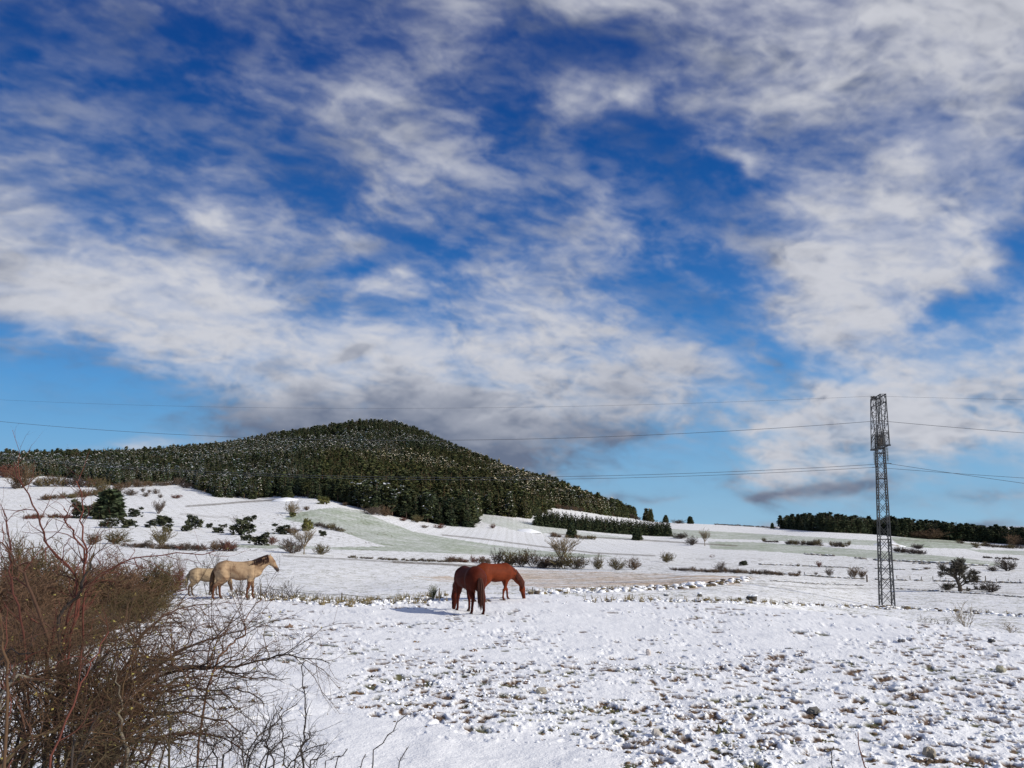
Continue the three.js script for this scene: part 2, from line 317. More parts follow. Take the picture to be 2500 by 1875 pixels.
function groundFar(u, d) { const r = ray(u, 1350); return { x: r.x * d, z: r.z * d, y: height(r.x * d, r.z * d), d, m: d / FOC }; }
// relief of the trodden snow
function tread(x, z) {
  const [u, v] = pixel(x, height(x, z), z), d = Math.hypot(x, z);
  let t = 0.42 + 0.5 * sstep(1545, 1640, v) * sstep(700, 1000, u);
  t *= 1 - 0.8 * sstep(1735, 1800, v + (fbm(x * 0.8, z * 0.8, 3) - 0.5) * 120 - sstep(1300, 1800, u) * 190);
  t *= 1 - 0.55 * sstep(1500, 1440, v) ;
  t += 0.25 * sstep(900, 500, u) * sstep(1640, 1500, v);
  return clamp(t + (fbm(x * 0.55 + 9, z * 0.55 + 4, 3) - 0.52) * 1.9, 0.04, 1.15) * sstep(3, 7, d);
}
const HOLES_AT = new Map();             // single bare patches by metre square: x, z, half width, half depth
const hash = (i, j, k) => NTAB[((j * 73 + k * 151) & 511) * 512 + ((i * 37 + k * 59) & 511)];
function snowRelief(x, z) {              // returns [height, bare ground 0..1]
  const t = tread(x, z);
  const d = Math.hypot(x, z), far = sstep(14, 30, d);
  let h = (fbm(x * 0.9, z * 0.9, 3) - 0.5) * 0.09 + (fbm(x * 3.1 + 7, z * 3.1, 3) - 0.5) * (0.022 + 0.03 * t) + (fbm(x * 9 + 3, z * 9, 3) - 0.5) * (0.008 + 0.016 * t);
  let bare = 0;
  for (const [size, k0, amount] of [[0.46, 1, 0.62], [0.23, 5, 0.75]]) {
    const ci = Math.floor(x / size), cj = Math.floor(z / size);
    for (let a = -1; a <= 1; a++) for (let b = -1; b <= 1; b++) {
      const i = ci + a, j = cj + b;
      if (hash(i, j, k0) > t * amount) continue;
      const cx = (i + hash(i, j, k0 + 1)) * size, cz = (j + hash(i, j, k0 + 2)) * size, r = size * (0.22 + 0.36 * hash(i, j, k0 + 3));
      const an = hash(i, j, k0 + 1) * 6.28, dx = x - cx, dz = z - cz, p = (dx * Math.cos(an) + dz * Math.sin(an)) / r, q = (-dx * Math.sin(an) + dz * Math.cos(an)) / (r * 0.62);
      const e = Math.hypot(p, q) + (fbm(x * 14, z * 14, 2) - 0.5) * 0.9;
      if (e < 1.5) {
        h -= size * 0.055 * (1 - sstep(0.55, 1.0, e)); h += size * 0.03 * sstep(0.8, 1.05, e) * (1 - sstep(1.1, 1.5, e));
        if (hash(j, i, k0 + 4) < 1.25 * t * t) bare = Math.max(bare, 1 - sstep(0.6, 0.95, e));
      }
    }
  }
  for (const [cx, cz, a, b] of HOLES_AT.get(Math.round(x) * 4096 + Math.round(z)) ?? []) {
    const dx = (x - cx) / a, dz = (z - cz) / b; if (Math.abs(dx) > 1.6 || Math.abs(dz) > 1.6) continue;
    const e = Math.hypot(dx, dz) + (fbm(x * 11 + 5, z * 11, 3) - 0.5) * 1.3;
    if (e < 1.4) { h -= 0.018 * (1 - sstep(0.5, 1.05, e)); bare = Math.max(bare, 1 - sstep(0.6, 0.9, e)); }
  }
  return [h, bare];
}
// ---------------------------------------------------------------- colours of the ground
function inside(poly, u, v) {
  let c = false;
  for (let i = 0, j = poly.length - 1; i < poly.length; j = i++) { const a = poly[i], b = poly[j]; if ((a[1] > v) !== (b[1] > v) && u < (b[0] - a[0]) * (v - a[1]) / (b[1] - a[1]) + a[0]) c = !c; }
  return c;
}
function away(line, u, v) {              // distance to a line in photograph pixels
  let best = 1e9;
  for (let k = 0; k + 1 < line.length; k++) {
    const [x0, y0] = line[k], [x1, y1] = line[k + 1], dx = x1 - x0, dy = y1 - y0, t = clamp(((u - x0) * dx + (v - y0) * dy) / (dx * dx + dy * dy));
    best = Math.min(best, Math.hypot(u - x0 - dx * t, v - y0 - dy * t));
  }
  return best;
}
const GREEN = [          // young wheat showing through thin snow: outline, how much
  [[[690, 1266], [730, 1252], [770, 1243], [830, 1239], [880, 1247], [940, 1272], [1010, 1298], [1090, 1313], [1200, 1330], [1330, 1345], [1500, 1358], [1430, 1362], [1240, 1357], [1000, 1347], [800, 1341], [620, 1338], [520, 1335], [540, 1330], [700, 1331], [800, 1336], [945, 1334], [900, 1322], [840, 1300], [780, 1283], [720, 1274]], 0.85],
  [[[1158, 1252], [1240, 1266], [1330, 1284], [1430, 1300], [1560, 1316], [1500, 1316], [1380, 1306], [1260, 1296], [1180, 1276]], 0.55],
  [[[1630, 1291], [1800, 1300], [2140, 1320], [2150, 1333], [2020, 1326], [1850, 1318], [1640, 1312]], 0.8],
  [[[1730, 1322], [1850, 1324], [2140, 1344], [2330, 1360], [2460, 1376], [2420, 1382], [2260, 1373], [2060, 1358], [1850, 1345], [1735, 1340]], 0.85],
  [[[2172, 1311], [2300, 1316], [2390, 1328], [2370, 1340], [2200, 1336]], 1.0],
  [[[2360, 1341], [2500, 1345], [2600, 1352], [2600, 1362], [2400, 1350]], 0.8]];
const STUBBLE = [[1220, 1388], [1400, 1394], [1650, 1402], [1850, 1408], [1800, 1428], [1600, 1437], [1400, 1436], [1280, 1432], [1130, 1424], [1000, 1414], [1120, 1404]];
const TRACKS = [         // earth lines: points, half width in pixels, how much
  [[[455, 1236], [530, 1231], [600, 1225], [690, 1220]], 2.0, 0.75], [[[1080, 1306], [1180, 1316], [1300, 1332], [1450, 1350], [1600, 1357]], 1.5, 0.7],
  [[[1340, 1302], [1450, 1312], [1560, 1318], [1690, 1326], [1800, 1333]], 1.6, 0.7], [[[1850, 1424], [1990, 1436], [2250, 1438], [2500, 1450]], 1.2, 0.35],
  [[[960, 1372], [1090, 1378], [1210, 1386]], 2.4, 0.9], [[[690, 1357], [860, 1366], [960, 1372]], 1.6, 0.6], [[[1180, 1255], [1260, 1268], [1330, 1284]], 1.0, 0.3],
  [[[2170, 1318], [2300, 1322], [2480, 1340]], 1.2, 0.5], [[[440, 1254], [520, 1262], [560, 1262]], 2, 0.35]];
const FOREST = [[-300, 1150], [0, 1150], [70, 1168], [110, 1162], [180, 1170], [250, 1180], [290, 1187], [380, 1180], [440, 1174], [475, 1194], [530, 1214], [620, 1219], [660, 1214], [720, 1211], [800, 1222], [850, 1233], [905, 1249], [960, 1261], [1000, 1269], [1060, 1279], [1100, 1285], [1157, 1288], [1166, 1262], [1174, 1254], [1230, 1261], [1290, 1266], [1330, 1252], [1352, 1240], [1400, 1246], [1480, 1259], [1560, 1268], [1585, 1273], [1592, 1275], [1592, 900], [-300, 900]];
const CLEARING = [[700, 1100], [760, 1072], [850, 1066], [870, 1074], [800, 1086], [730, 1108]];
const SNOW = [0.865, 0.872, 0.885], WHEAT = [0.32, 0.375, 0.265], EARTH = [0.13, 0.10, 0.065], STRAW = [0.56, 0.385, 0.235], LITTER = [0.085, 0.07, 0.045];
const mix3 = (a, b, t) => [lerp(a[0], b[0], t), lerp(a[1], b[1], t), lerp(a[2], b[2], t)];
function fieldColour(x, y, z) {
  const [u, v] = pixel(x, y, z), d = Math.hypot(x, z);
  let c = SNOW.slice();
  if (u < -400 || u > 2900) return c;
  const n = fbm(x * 0.12, z * 0.12, 4), n2 = fbm(x * 0.7 + 30, z * 0.7, 3), n3 = fbm(x * 2.3, z * 2.3 + 8, 2);
  const wu = u + (n2 - 0.5) * 8, wv = v + (n2 - 0.5) * 2.4;
  for (const [poly, amount] of GREEN) if (inside(poly, wu, wv)) {
    const drill = 0.5 + 0.5 * Math.sin((x * 0.55 + z * 0.83) * 1.1 + n * 5);
    c = mix3(c, WHEAT, clamp(amount * (0.86 + (n - 0.5) * 0.9 + (n3 - 0.5) * 0.7 - drill * 0.14)));
  }
  if (inside(STUBBLE, u + (n2 - 0.5) * 140 + (n - 0.5) * 200, v + (n2 - 0.5) * 10 + (n - 0.5) * 12)) c = mix3(c, STRAW, clamp(0.46 + (fbm(x * 0.09, z * 0.35, 4) - 0.45) * 1.6 + (n3 - 0.5) * 0.8) * 0.85);
  // grass stalks through the thin snow of the flat field and the juniper slope
  if (v > 1352 && v < 1470 && d > 38) c = mix3(c, [0.36, 0.33, 0.25], clamp((n3 - 0.50) * 2.2 + (n - 0.45) * 0.9) * 0.32);
  if (u > 420 && u < 960 && v > 1255 && v < 1345) c = mix3(c, EARTH, sstep(0.62, 0.8, n3 * 0.6 + n2 * 0.45) * sstep(0.4, 0.62, n) * 0.8);
  if (u > 1500 && v > 1362 && v < 1440) c = mix3(c, EARTH, sstep(0.6, 0.8, fbm(x * 0.15, z * 0.9, 3) * 0.7 + n3 * 0.35) * 0.6);
  for (const [line, w, amount] of TRACKS) { const q = away(line, u + (n2 - 0.5) * 6, v + (n2 - 0.5) * 1.4); if (q < w * 1.6) c = mix3(c, EARTH, (1 - sstep(w * 0.6, w * 1.6, q)) * amount * clamp(0.5 + n3 * 0.8)); }
  if (d > 330 && v < 1292 && inside(FOREST, u, v + 2)) c = mix3(LITTER, SNOW, sstep(0.56, 0.66, n2) * (u < 700 ? 0.8 : 0.35));
  if (d > 150 && d < 900) { const line = Math.sin((x * 0.8 - z * 0.6) * 2.2 + n * 4); c = mix3(c, [0.5, 0.5, 0.44], clamp((line - 0.5) * 0.6) * sstep(0.45, 0.6, fbm(x * 0.006 + 3, z * 0.006, 2)) * 0.14); }
  const k = 0.97 + (n - 0.5) * 0.08;
  return [c[0] * k, c[1] * k, c[2] * k];
}
// ---------------------------------------------------------------- ground textures (grain only)
function grainMap(size, f) {
  const d = new Uint8Array(size * size * 4);
  for (let y = 0; y < size; y++) for (let x = 0; x < size; x++) { const c = f(x / size, y / size), o = (y * size + x) * 4; for (let k = 0; k < 3; k++) d[o + k] = clamp(c[k]) * 255; d[o + 3] = 255; }
  const t = new THREE.DataTexture(d, size, size, THREE.RGBAFormat); t.wrapS = t.wrapT = THREE.RepeatWrapping; t.magFilter = THREE.LinearFilter; t.needsUpdate = true;
  return t;
}
function tile(x, y, n, seed) {           // value noise that repeats after n cells
  const X = x * n, Y = y * n, ix = Math.floor(X), iy = Math.floor(Y), fx = X - ix, fy = Y - iy, u = fx * fx * (3 - 2 * fx), v = fy * fy * (3 - 2 * fy);
  const g = (i, j) => NTAB[(((j % n) + seed) & 511) * 512 + (((i % n) + seed * 3) & 511)];
  return lerp(lerp(g(ix, iy), g(ix + 1, iy), u), lerp(g(ix, iy + 1), g(ix + 1, iy + 1), u), v);
}
const speck = grainMap(512, (x, y) => {
  const a = tile(x, y, 8, 3), b = tile(x, y, 40, 17) * 0.5 + tile(x, y, 110, 29) * 0.5, s = sstep(0.55, 0.78, b + (a - 0.5) * 0.34) * 0.34;
  return [1 - s, 1 - s * 1.02, 1 - s * 1.22];
});
speck.colorSpace = THREE.SRGBColorSpace;
const grain = grainMap(512, (x, y) => { const a = tile(x, y, 24, 5) * 0.4 + tile(x, y, 70, 9) * 0.35 + tile(x, y, 170, 31) * 0.25; return [a, a, a]; });
// clods, dung and stones seen singly: column, row, width, height in photograph pixels, colour, label, name, category, group, snow on top
const soil = [0.10, 0.065, 0.035], dark = [0.022, 0.018, 0.014], green = [0.11, 0.10, 0.035], turf = 'earth clods turned up in the snow', dung = 'dung heaps on the snow', rock = 'stones lying on the snow';
const CL = [
    [905, 1649, 30, 13, dark, 'black dung heap left of centre on the trodden snow', 'dung_heap', 'dung', dung], [958, 1544, 18, 7, dark, 'small dark dung spot below the horse shadow', 'dung_heap', 'dung', dung], [950, 1560, 16, 6, dark, 'second small dark dung spot below the first', 'dung_heap', 'dung', dung],
    [1157, 1588, 22, 12, [0.2, 0.12, 0.08], 'round brown clod on snow in front of the horses', 'earth_clod', 'clod', turf], [1016, 1567, 18, 12, [0.25, 0.17, 0.11], 'pale brown clod left of the round one', 'earth_clod', 'clod', turf], [1228, 1618, 18, 18, [0.09, 0.07, 0.055], 'upright dark clod in front of the horses', 'earth_clod', 'clod', turf],
    [1158, 1640, 32, 26, [0.13, 0.095, 0.07], 'largest lumpy brown clod in front of the horses', 'earth_clod', 'clod', turf, 1], [1452, 1620, 18, 12, [0.2, 0.15, 0.11], 'small tan clod right of the lumpy brown one', 'earth_clod', 'clod', turf], [1582, 1598, 16, 18, [0.5, 0.45, 0.42], 'pale stone standing up on snow right of centre', 'stone', 'stone', rock], [1612, 1592, 22, 12, [0.19, 0.16, 0.12], 'tufted clod beside the pale standing stone', 'earth_clod', 'clod', turf],
    [1320, 1691, 34, 18, [0.5, 0.46, 0.38], 'flat pale stone leaning in the middle of the trodden snow', 'stone', 'stone', rock], [1035, 1672, 44, 12, [0.13, 0.09, 0.035], 'long olive-brown turf patch left of centre', 'earth_clod', 'clod', turf], [962, 1682, 34, 12, soil, 'dark brown turf left of the olive patch', 'earth_clod', 'clod', turf], [872, 1690, 44, 10, [0.14, 0.075, 0.035], 'long red-brown turf strip near the tangle', 'earth_clod', 'clod', turf], [833, 1702, 26, 14, soil, 'brown turf clod touching the tangle', 'earth_clod', 'clod', turf], [893, 1725, 30, 12, [0.16, 0.095, 0.045], 'brown turf clod below the red-brown strip', 'earth_clod', 'clod', turf],
    [1005, 1721, 44, 13, [0.13, 0.10, 0.045], 'olive turf patch below the long olive one', 'earth_clod', 'clod', turf], [1186, 1698, 30, 16, [0.07, 0.06, 0.03], 'dark green tuft in the middle of the trodden snow', 'earth_clod', 'clod', turf], [1130, 1686, 26, 12, [0.16, 0.10, 0.06], 'reddish clod left of the dark green tuft', 'earth_clod', 'clod', turf], [1232, 1693, 30, 14, [0.10, 0.07, 0.04], 'dark clod between green tuft and pale stone', 'earth_clod', 'clod', turf], [1143, 1726, 28, 12, [0.08, 0.07, 0.035], 'dark olive clod lower middle', 'earth_clod', 'clod', turf], [1232, 1738, 50, 13, [0.18, 0.13, 0.09], 'wide tan earth streak lower middle', 'earth_clod', 'clod', turf],
    [1282, 1667, 20, 9, [0.16, 0.085, 0.05], 'small rust-coloured clod above the pale stone', 'earth_clod', 'clod', turf], [1340, 1738, 40, 12, [0.15, 0.10, 0.06], 'brown earth strip right of the wide tan streak', 'earth_clod', 'clod', turf], [1358, 1775, 24, 16, green, 'yellow-green tuft at the edge of the smooth snow', 'earth_clod', 'clod', turf], [1380, 1752, 36, 14, soil, 'dark brown hollow clod above the yellow-green tuft', 'earth_clod', 'clod', turf], [1478, 1728, 46, 14, green, 'olive turf patch right of centre in the trodden band', 'earth_clod', 'clod', turf], [1440, 1730, 30, 14, [0.14, 0.11, 0.06], 'tan clod left of the olive turf patch', 'earth_clod', 'clod', turf], [1546, 1738, 28, 20, [0.26, 0.18, 0.11], 'orange-tan upright clod right of centre', 'earth_clod', 'clod', turf], [1588, 1777, 30, 22, [0.22, 0.16, 0.11], 'tan boulder-like clod at the right of the trodden band', 'earth_clod', 'clod', turf], [1603, 1800, 30, 20, [0.36, 0.33, 0.29], 'pale grey stone below the tan clod', 'stone', 'stone', rock], [1545, 1763, 24, 14, [0.2, 0.13, 0.07], 'rusty clod between the two tan ones', 'earth_clod', 'clod', turf],
    [1574, 1816, 50, 12, [0.17, 0.13, 0.10], 'brown earth streak near the bottom right of centre', 'earth_clod', 'clod', turf], [1540, 1868, 48, 13, [0.10, 0.10, 0.045], 'green turf showing at the bottom edge', 'earth_clod', 'clod', turf], [1872, 1730, 34, 14, [0.25, 0.16, 0.09], 'light brown clod at the right of the trodden band', 'earth_clod', 'clod', turf], [1780, 1725, 36, 20, [0.34, 0.27, 0.21], 'pinkish earth lump left of the light brown clod', 'earth_clod', 'clod', turf, 1], [1988, 1740, 34, 17, [0.16, 0.15, 0.13], 'grey stone with a long shadow right of centre', 'stone', 'stone', rock], [1945, 1703, 26, 18, [0.55, 0.54, 0.52], 'white upright snow-crusted stone', 'stone', 'stone', rock, 1], [1995, 1686, 28, 16, [0.25, 0.23, 0.19], 'snow-capped clod right of the white stone', 'earth_clod', 'clod', turf, 1], [2190, 1686, 38, 16, [0.6, 0.6, 0.6], 'broad snow-capped stone at the right', 'stone', 'stone', rock, 1],
    [2441, 1640, 26, 17, [0.30, 0.28, 0.21], 'round mossy stone at the far right', 'stone', 'stone', rock], [2300, 1637, 26, 9, [0.06, 0.055, 0.045], 'dark flat clod left of the mossy stone', 'earth_clod', 'clod', turf], [2383, 1656, 26, 6, dark, 'dark flat slit clod below the mossy stone', 'earth_clod', 'clod', turf], [2202, 1567, 20, 9, [0.13, 0.12, 0.12], 'dark stone far right on the smooth snow', 'stone', 'stone', rock, 1], [2420, 1566, 16, 8, [0.09, 0.09, 0.09], 'small dark stone at the far right of the smooth snow', 'stone', 'stone', rock, 1], [1927, 1584, 16, 10, [0.06, 0.055, 0.05], 'small pointed dark clod on the smooth snow', 'earth_clod', 'clod', turf], [1955, 1600, 28, 10, [0.16, 0.11, 0.08], 'reddish low clod beside the pointed one', 'earth_clod', 'clod', turf, 1],
    [2188, 1742, 30, 14, soil, 'brown clod in the trodden snow at right', 'earth_clod', 'clod', turf], [2010, 1810, 46, 16, green, 'green-brown hollow tuft at lower right', 'earth_clod', 'clod', turf], [1920, 1813, 44, 16, [0.06, 0.07, 0.025], 'dark green tuft hollow left of the reddish twig', 'earth_clod', 'clod', turf], [1755, 1786, 52, 26, [0.09, 0.085, 0.04], 'big dark turf clod at lower right of centre', 'earth_clod', 'clod', turf], [1785, 1822, 40, 22, [0.42, 0.36, 0.3], 'pinkish pale earth lump under the big dark clod', 'earth_clod', 'clod', turf, 1], [1842, 1868, 38, 22, [0.09, 0.075, 0.02], 'mossy olive tuft at the bottom edge right of centre', 'earth_clod', 'clod', turf], [2265, 1860, 70, 16, soil, 'long dark earth patch at the bottom right', 'earth_clod', 'clod', turf], [2268, 1848, 36, 22, [0.36, 0.31, 0.24], 'tan stone on the long dark earth patch', 'stone', 'stone', rock], [2370, 1868, 50, 14, [0.07, 0.07, 0.035], 'dark tuft hollow at the bottom right corner', 'earth_clod', 'clod', turf], [1770, 1838, 46, 14, dark, 'black hollow clods below the pinkish lump', 'earth_clod', 'clod', turf], [2360, 1757, 50, 10, [0.09, 0.09, 0.05], 'thin dark turf streak at right', 'earth_clod', 'clod', turf], [2465, 1755, 26, 12, [0.25, 0.22, 0.16], 'tan clod at the right edge', 'earth_clod', 'clod', turf], [2036, 1832, 36, 14, [0.2, 0.16, 0.11], 'tan clod beside the faint thin twig', 'earth_clod', 'clod', turf], [2485, 1853, 40, 10, [0.17, 0.09, 0.06], 'red-brown earth strip at the right edge', 'earth_clod', 'clod', turf],
    [615, 1715, 20, 12, dark, 'dark clod half hidden by the tangle twigs', 'earth_clod', 'clod', turf], [560, 1734, 44, 14, [0.05, 0.03, 0.02], 'dark red dung heap under the tangle tips', 'dung_heap', 'dung', dung], [745, 1676, 16, 14, [0.07, 0.045, 0.03], 'round dark clod beside the straight sprig', 'earth_clod', 'clod', turf], [697, 1616, 18, 10, [0.25, 0.18, 0.14], 'tan clod near the arching branch', 'earth_clod', 'clod', turf], [707, 1530, 22, 14, [0.2, 0.13, 0.09], 'brown clod right of the branch tips', 'earth_clod', 'clod', turf],
    [1838, 1466, 34, 14, [0.07, 0.06, 0.05], 'dark snowy boulder on the crest left of the pylon', 'stone', 'stone', rock, 1], [1708, 1457, 14, 10, [0.08, 0.075, 0.07], 'small dark stone on the crest, right of a flat one', 'stone', 'stone', rock, 1], [1627, 1455, 14, 6, [0.15, 0.15, 0.15], 'small flat stone on the crest', 'stone', 'stone', rock, 1], [1805, 1466, 12, 8, [0.09, 0.08, 0.07], 'small dark stone beside the snowy boulder', 'stone', 'stone', rock],
    [2164, 1489, 20, 10, [0.05, 0.045, 0.04], 'dark clod at the foot of the pylon', 'earth_clod', 'clod', turf]];
for (const c of CL) if (c[7] === 'clod' && c[1] > 1600) { const g = groundAt(c[0], c[1], 5), w = c[2] * g.m * 0.62; const q = [g.x, g.z, w, Math.max(w * 0.8, 0.09)]; for (let i = -1; i <= 1; i++) for (let j = -1; j <= 1; j++) { const key = (Math.round(g.x) + i) * 4096 + Math.round(g.z) + j; HOLES_AT.set(key, [...(HOLES_AT.get(key) ?? []), q]); } }
// ---------------------------------------------------------------- the sheets of ground
function sheet(name, azs, ds, place, material, uvScale) {
  const nA = azs.length, nD = ds.length, p = new Float32Array(nA * nD * 3), c = new Float32Array(nA * nD * 3), uv = new Float32Array(nA * nD * 2), idx = new Uint32Array((nA - 1) * (nD - 1) * 6);
  let q = 0;
  for (let i = 0; i < nA; i++) for (let j = 0; j < nD; j++) {
    const x = Math.sin(azs[i]) * ds[j], z = -Math.cos(azs[i]) * ds[j], k = i * nD + j, [y, col] = place(x, z, ds[j], j);
    p[k * 3] = x; p[k * 3 + 1] = y; p[k * 3 + 2] = z; c.set(col, k * 3); uv[k * 2] = x / uvScale; uv[k * 2 + 1] = z / uvScale;
    if (i && j) { const a = k, b = k - 1, e = k - nD, f = e - 1; idx.set([f, b, e, e, b, a], q); q += 6; }
  }
  const g = new THREE.BufferGeometry();
  g.setAttribute('position', new THREE.BufferAttribute(p, 3)); g.setAttribute('color', new THREE.BufferAttribute(c, 3)); g.setAttribute('uv', new THREE.BufferAttribute(uv, 2));
  g.setIndex(new THREE.BufferAttribute(idx, 1)); g.computeVertexNormals();
  const m = part(name, g, material, scene); m.userData.kind = 'structure';
  return m;
}
const R = Math.PI / 180;
function bearings(half, n, rest) { const a = []; for (let i = 0; i <= rest; i++) a.push(lerp(-180, -half, i / rest) * R); for (let i = 1; i <= n; i++) a.push(lerp(-half, half, i / n) * R); for (let i = 1; i <= rest; i++) a.push(lerp(half, 180, i / rest) * R); return a; }
{
  const ds = []; for (let j = 0; j < 22; j++) ds.push(0.4 + (6.5 - 0.4) * (j / 22) ** 1.1);
  const n = 350; for (let j = 0; j <= n; j++) ds.push(1 / lerp(1 / 6.5, 1 / 40, j / n));

  const m = new THREE.MeshStandardMaterial({ vertexColors: true, roughness: 0.85, bumpMap: grain, bumpScale: 0.012 });
  sheet('snowy_pasture', bearings(37, 900, 40), ds, (x, z, d, j) => {
    const inFrame = Math.abs(Math.atan2(x, -z)) < 0.7, [h, bare] = inFrame ? snowRelief(x, z) : [0, 0];
    const n = fbm(x * 5, z * 5, 3), n1 = fbm(x * 1.1 + 80, z * 1.1, 2);
    const bareSoil = n1 > 0.37 ? [0.085 + n * 0.05, 0.048 + n * 0.028, 0.025 + n * 0.014] : [0.065 + n * 0.04, 0.062 + n * 0.04, 0.022 + n * 0.015];
    const s = 0.99 + (n - 0.5) * 0.06;
    return [height(x, z) + h * sstep(40, 36, d) - (d > 39 ? 0.3 : 0), mix3([SNOW[0] * s, SNOW[1] * s, SNOW[2] * s], bareSoil, bare)];
  }, m, 1.7);
  const fs = []; for (let j = 0; j <= 330; j++) fs.push(37.5 * Math.pow(1450 / 37.5, j / 330)); for (let j = 1; j <= 30; j++) fs.push(1450 * Math.pow(12500 / 1450, j / 30));
  const mf = new THREE.MeshStandardMaterial({ vertexColors: true, roughness: 0.9, map: speck, bumpMap: grain, bumpScale: 0.06 });
  sheet('snowy_fields', bearings(39, 820, 40), fs, (x, z, d, j) => { const y = height(x, z); return [y - (d < 39.5 ? 0.25 : 0) + (d > 42 && d < 140 ? (fbm(x * 1.3, z * 1.3, 3) - 0.5) * 0.1 : 0), fieldColour(x, y, z)]; }, mf, 9);
}
// ---------------------------------------------------------------- plants: prototypes of unit height
function shard(mb, x, y, z, r, col, rnd, flat = 0.6, up = 0) {
  const th = rnd() * 6.283, ph = rnd() * 6.283, a = [], k = 0.75 + rnd() * 0.5;
  const d = [Math.cos(th), (rnd() - 0.5) * 1.2 * flat + up, Math.sin(th)], e = [-Math.sin(th) * Math.cos(ph), Math.sin(ph) * flat, Math.cos(th) * Math.cos(ph)];
  const w = 0.42 + rnd() * 0.3;
  mb.tri([x - d[0] * r * k * 0.5 - e[0] * r * w, y - d[1] * r * k * 0.5 - e[1] * r * w, z - d[2] * r * k * 0.5 - e[2] * r * w], [x - d[0] * r * k * 0.5 + e[0] * r * w, y - d[1] * r * k * 0.5 + e[1] * r * w, z - d[2] * r * k * 0.5 + e[2] * r * w], [x + d[0] * r * k, y + d[1] * r * k, z + d[2] * r * k], col);
}
function pine(seed, { clumps, shards, cone, from, wide, snow, size }) {
  const r = rng(seed), crown = new MB(), white = new MB(), trunk = new MB();
  const lean = [(r() - 0.5) * 0.05, (r() - 0.5) * 0.05];
  const tp = [], tr = []; for (let k = 0; k <= 5; k++) { const t = k / 5; tp.push([lean[0] * t * t + (r() - 0.5) * 0.006, t * 0.96, lean[1] * t * t]); tr.push(0.02 * (1 - t * 0.85)); }
  trunk.tube(tp, tr, 5, [0.13, 0.085, 0.06]);
  for (let k = 0; k < 7; k++) { const t = from * 0.6 + r() * 0.35, a = r() * 6.28, l = wide * (0.4 + r() * 0.4); trunk.tube([[0, t, 0], [Math.cos(a) * l * 0.5, t + l * 0.1, Math.sin(a) * l * 0.5], [Math.cos(a) * l, t + l * 0.3, Math.sin(a) * l]], [0.007, 0.005, 0.002], 3, [0.10, 0.075, 0.055]); }
  const bumps = Array.from({ length: 7 }, () => [r() * 6.28, from + r() * (1 - from), 0.75 + r() * 0.5]);
  for (let k = 0; k < clumps; k++) {
    const s = (k + r()) / clumps, t = from + (1 - from) * (cone ? 1 - Math.sqrt(1 - s * 0.995) : s * 0.97 + r() * 0.03), q = (t - from) / (1 - from);
    let rad = cone ? wide * (1 - q) ** 0.85 * (0.82 + 0.3 * ((t * 11) % 1)) + 0.012 : wide * Math.sqrt(Math.max(0, 1 - (q * 1.08 - 0.32) ** 2 / 0.62)) * (1 - q * 0.55);
    const a = r() * 6.283; for (const b of bumps) rad *= 1 + (b[2] - 1) * Math.exp(-((Math.cos(a - b[0]) - 1) ** 2) * 6 - ((t - b[1]) * 6) ** 2);
    const rr = rad * Math.sqrt(0.25 + 0.75 * r()), x = Math.cos(a) * rr + lean[0] * t * t, z = Math.sin(a) * rr + lean[1] * t * t, y = t - (cone ? rr * 0.22 : 0);
    const sz = size * (0.7 + r() * 0.6) * (cone ? 1.15 - q * 0.75 : 1), v = 0.62 + r() * 0.75, warm = r();
    for (let n = 0; n < shards; n++) shard(crown, x + (r() - 0.5) * sz, y + (r() - 0.5) * sz * 0.6, z + (r() - 0.5) * sz, sz, [v * (0.85 + warm * 0.35), v, v * (1.05 - warm * 0.35)], r, 0.6, 0.15);
    if (r() < snow && rr > rad * 0.45) { const n = 1 + Math.floor(r() * 3); for (let m = 0; m < n; m++) shard(white, x + (r() - 0.5) * sz, y + sz * (0.3 + r() * 0.35), z + (r() - 0.5) * sz, sz * (0.26 + r() * 0.34), [0.62, 0.64, 0.68], r, 0.6, 0); }
  }
  return { trunk: trunk.geo(), crown: crown.geo(), snow: white.p.length ? white.geo() : null };
}
const M = {
  needle: std([0.046, 0.062, 0.028], 0.9), needleWarm: std([0.062, 0.072, 0.026], 0.9), bark: std([1, 1, 1], 0.95), treeSnow: std([1, 1, 1], 0.9),
  juniper: std([0.052, 0.062, 0.034], 0.9), broom: std([0.11, 0.115, 0.035], 0.9),
  greyTwig: std([0.125, 0.095, 0.075], 0.95), brownTwig: std([0.125, 0.08, 0.045], 0.95), oliveTwig: std([0.12, 0.095, 0.04], 0.95), paleTwig: std([0.21, 0.165, 0.10], 0.95), redTwig: std([0.15, 0.062, 0.042], 0.95), darkTwig: std([0.07, 0.053, 0.042], 0.95),
};
function tinted(parts) {                 // one geometry with its own colours, for the mass of the wood
  const paint = (g, c) => { const h = g.clone(), a = h.attributes.color; for (let k = 0; k < a.count; k++) a.setXYZ(k, a.getX(k) * c[0], a.getY(k) * c[1], a.getZ(k) * c[2]); return h.toNonIndexed(); };
  const list = [paint(parts.trunk, [1, 1, 1]), paint(parts.crown, [0.046, 0.062, 0.028])]; if (parts.snow) list.push(paint(parts.snow, [1, 1, 1]));
  const g = mergeGeometries(list); g.computeVertexNormals(); return g;
}
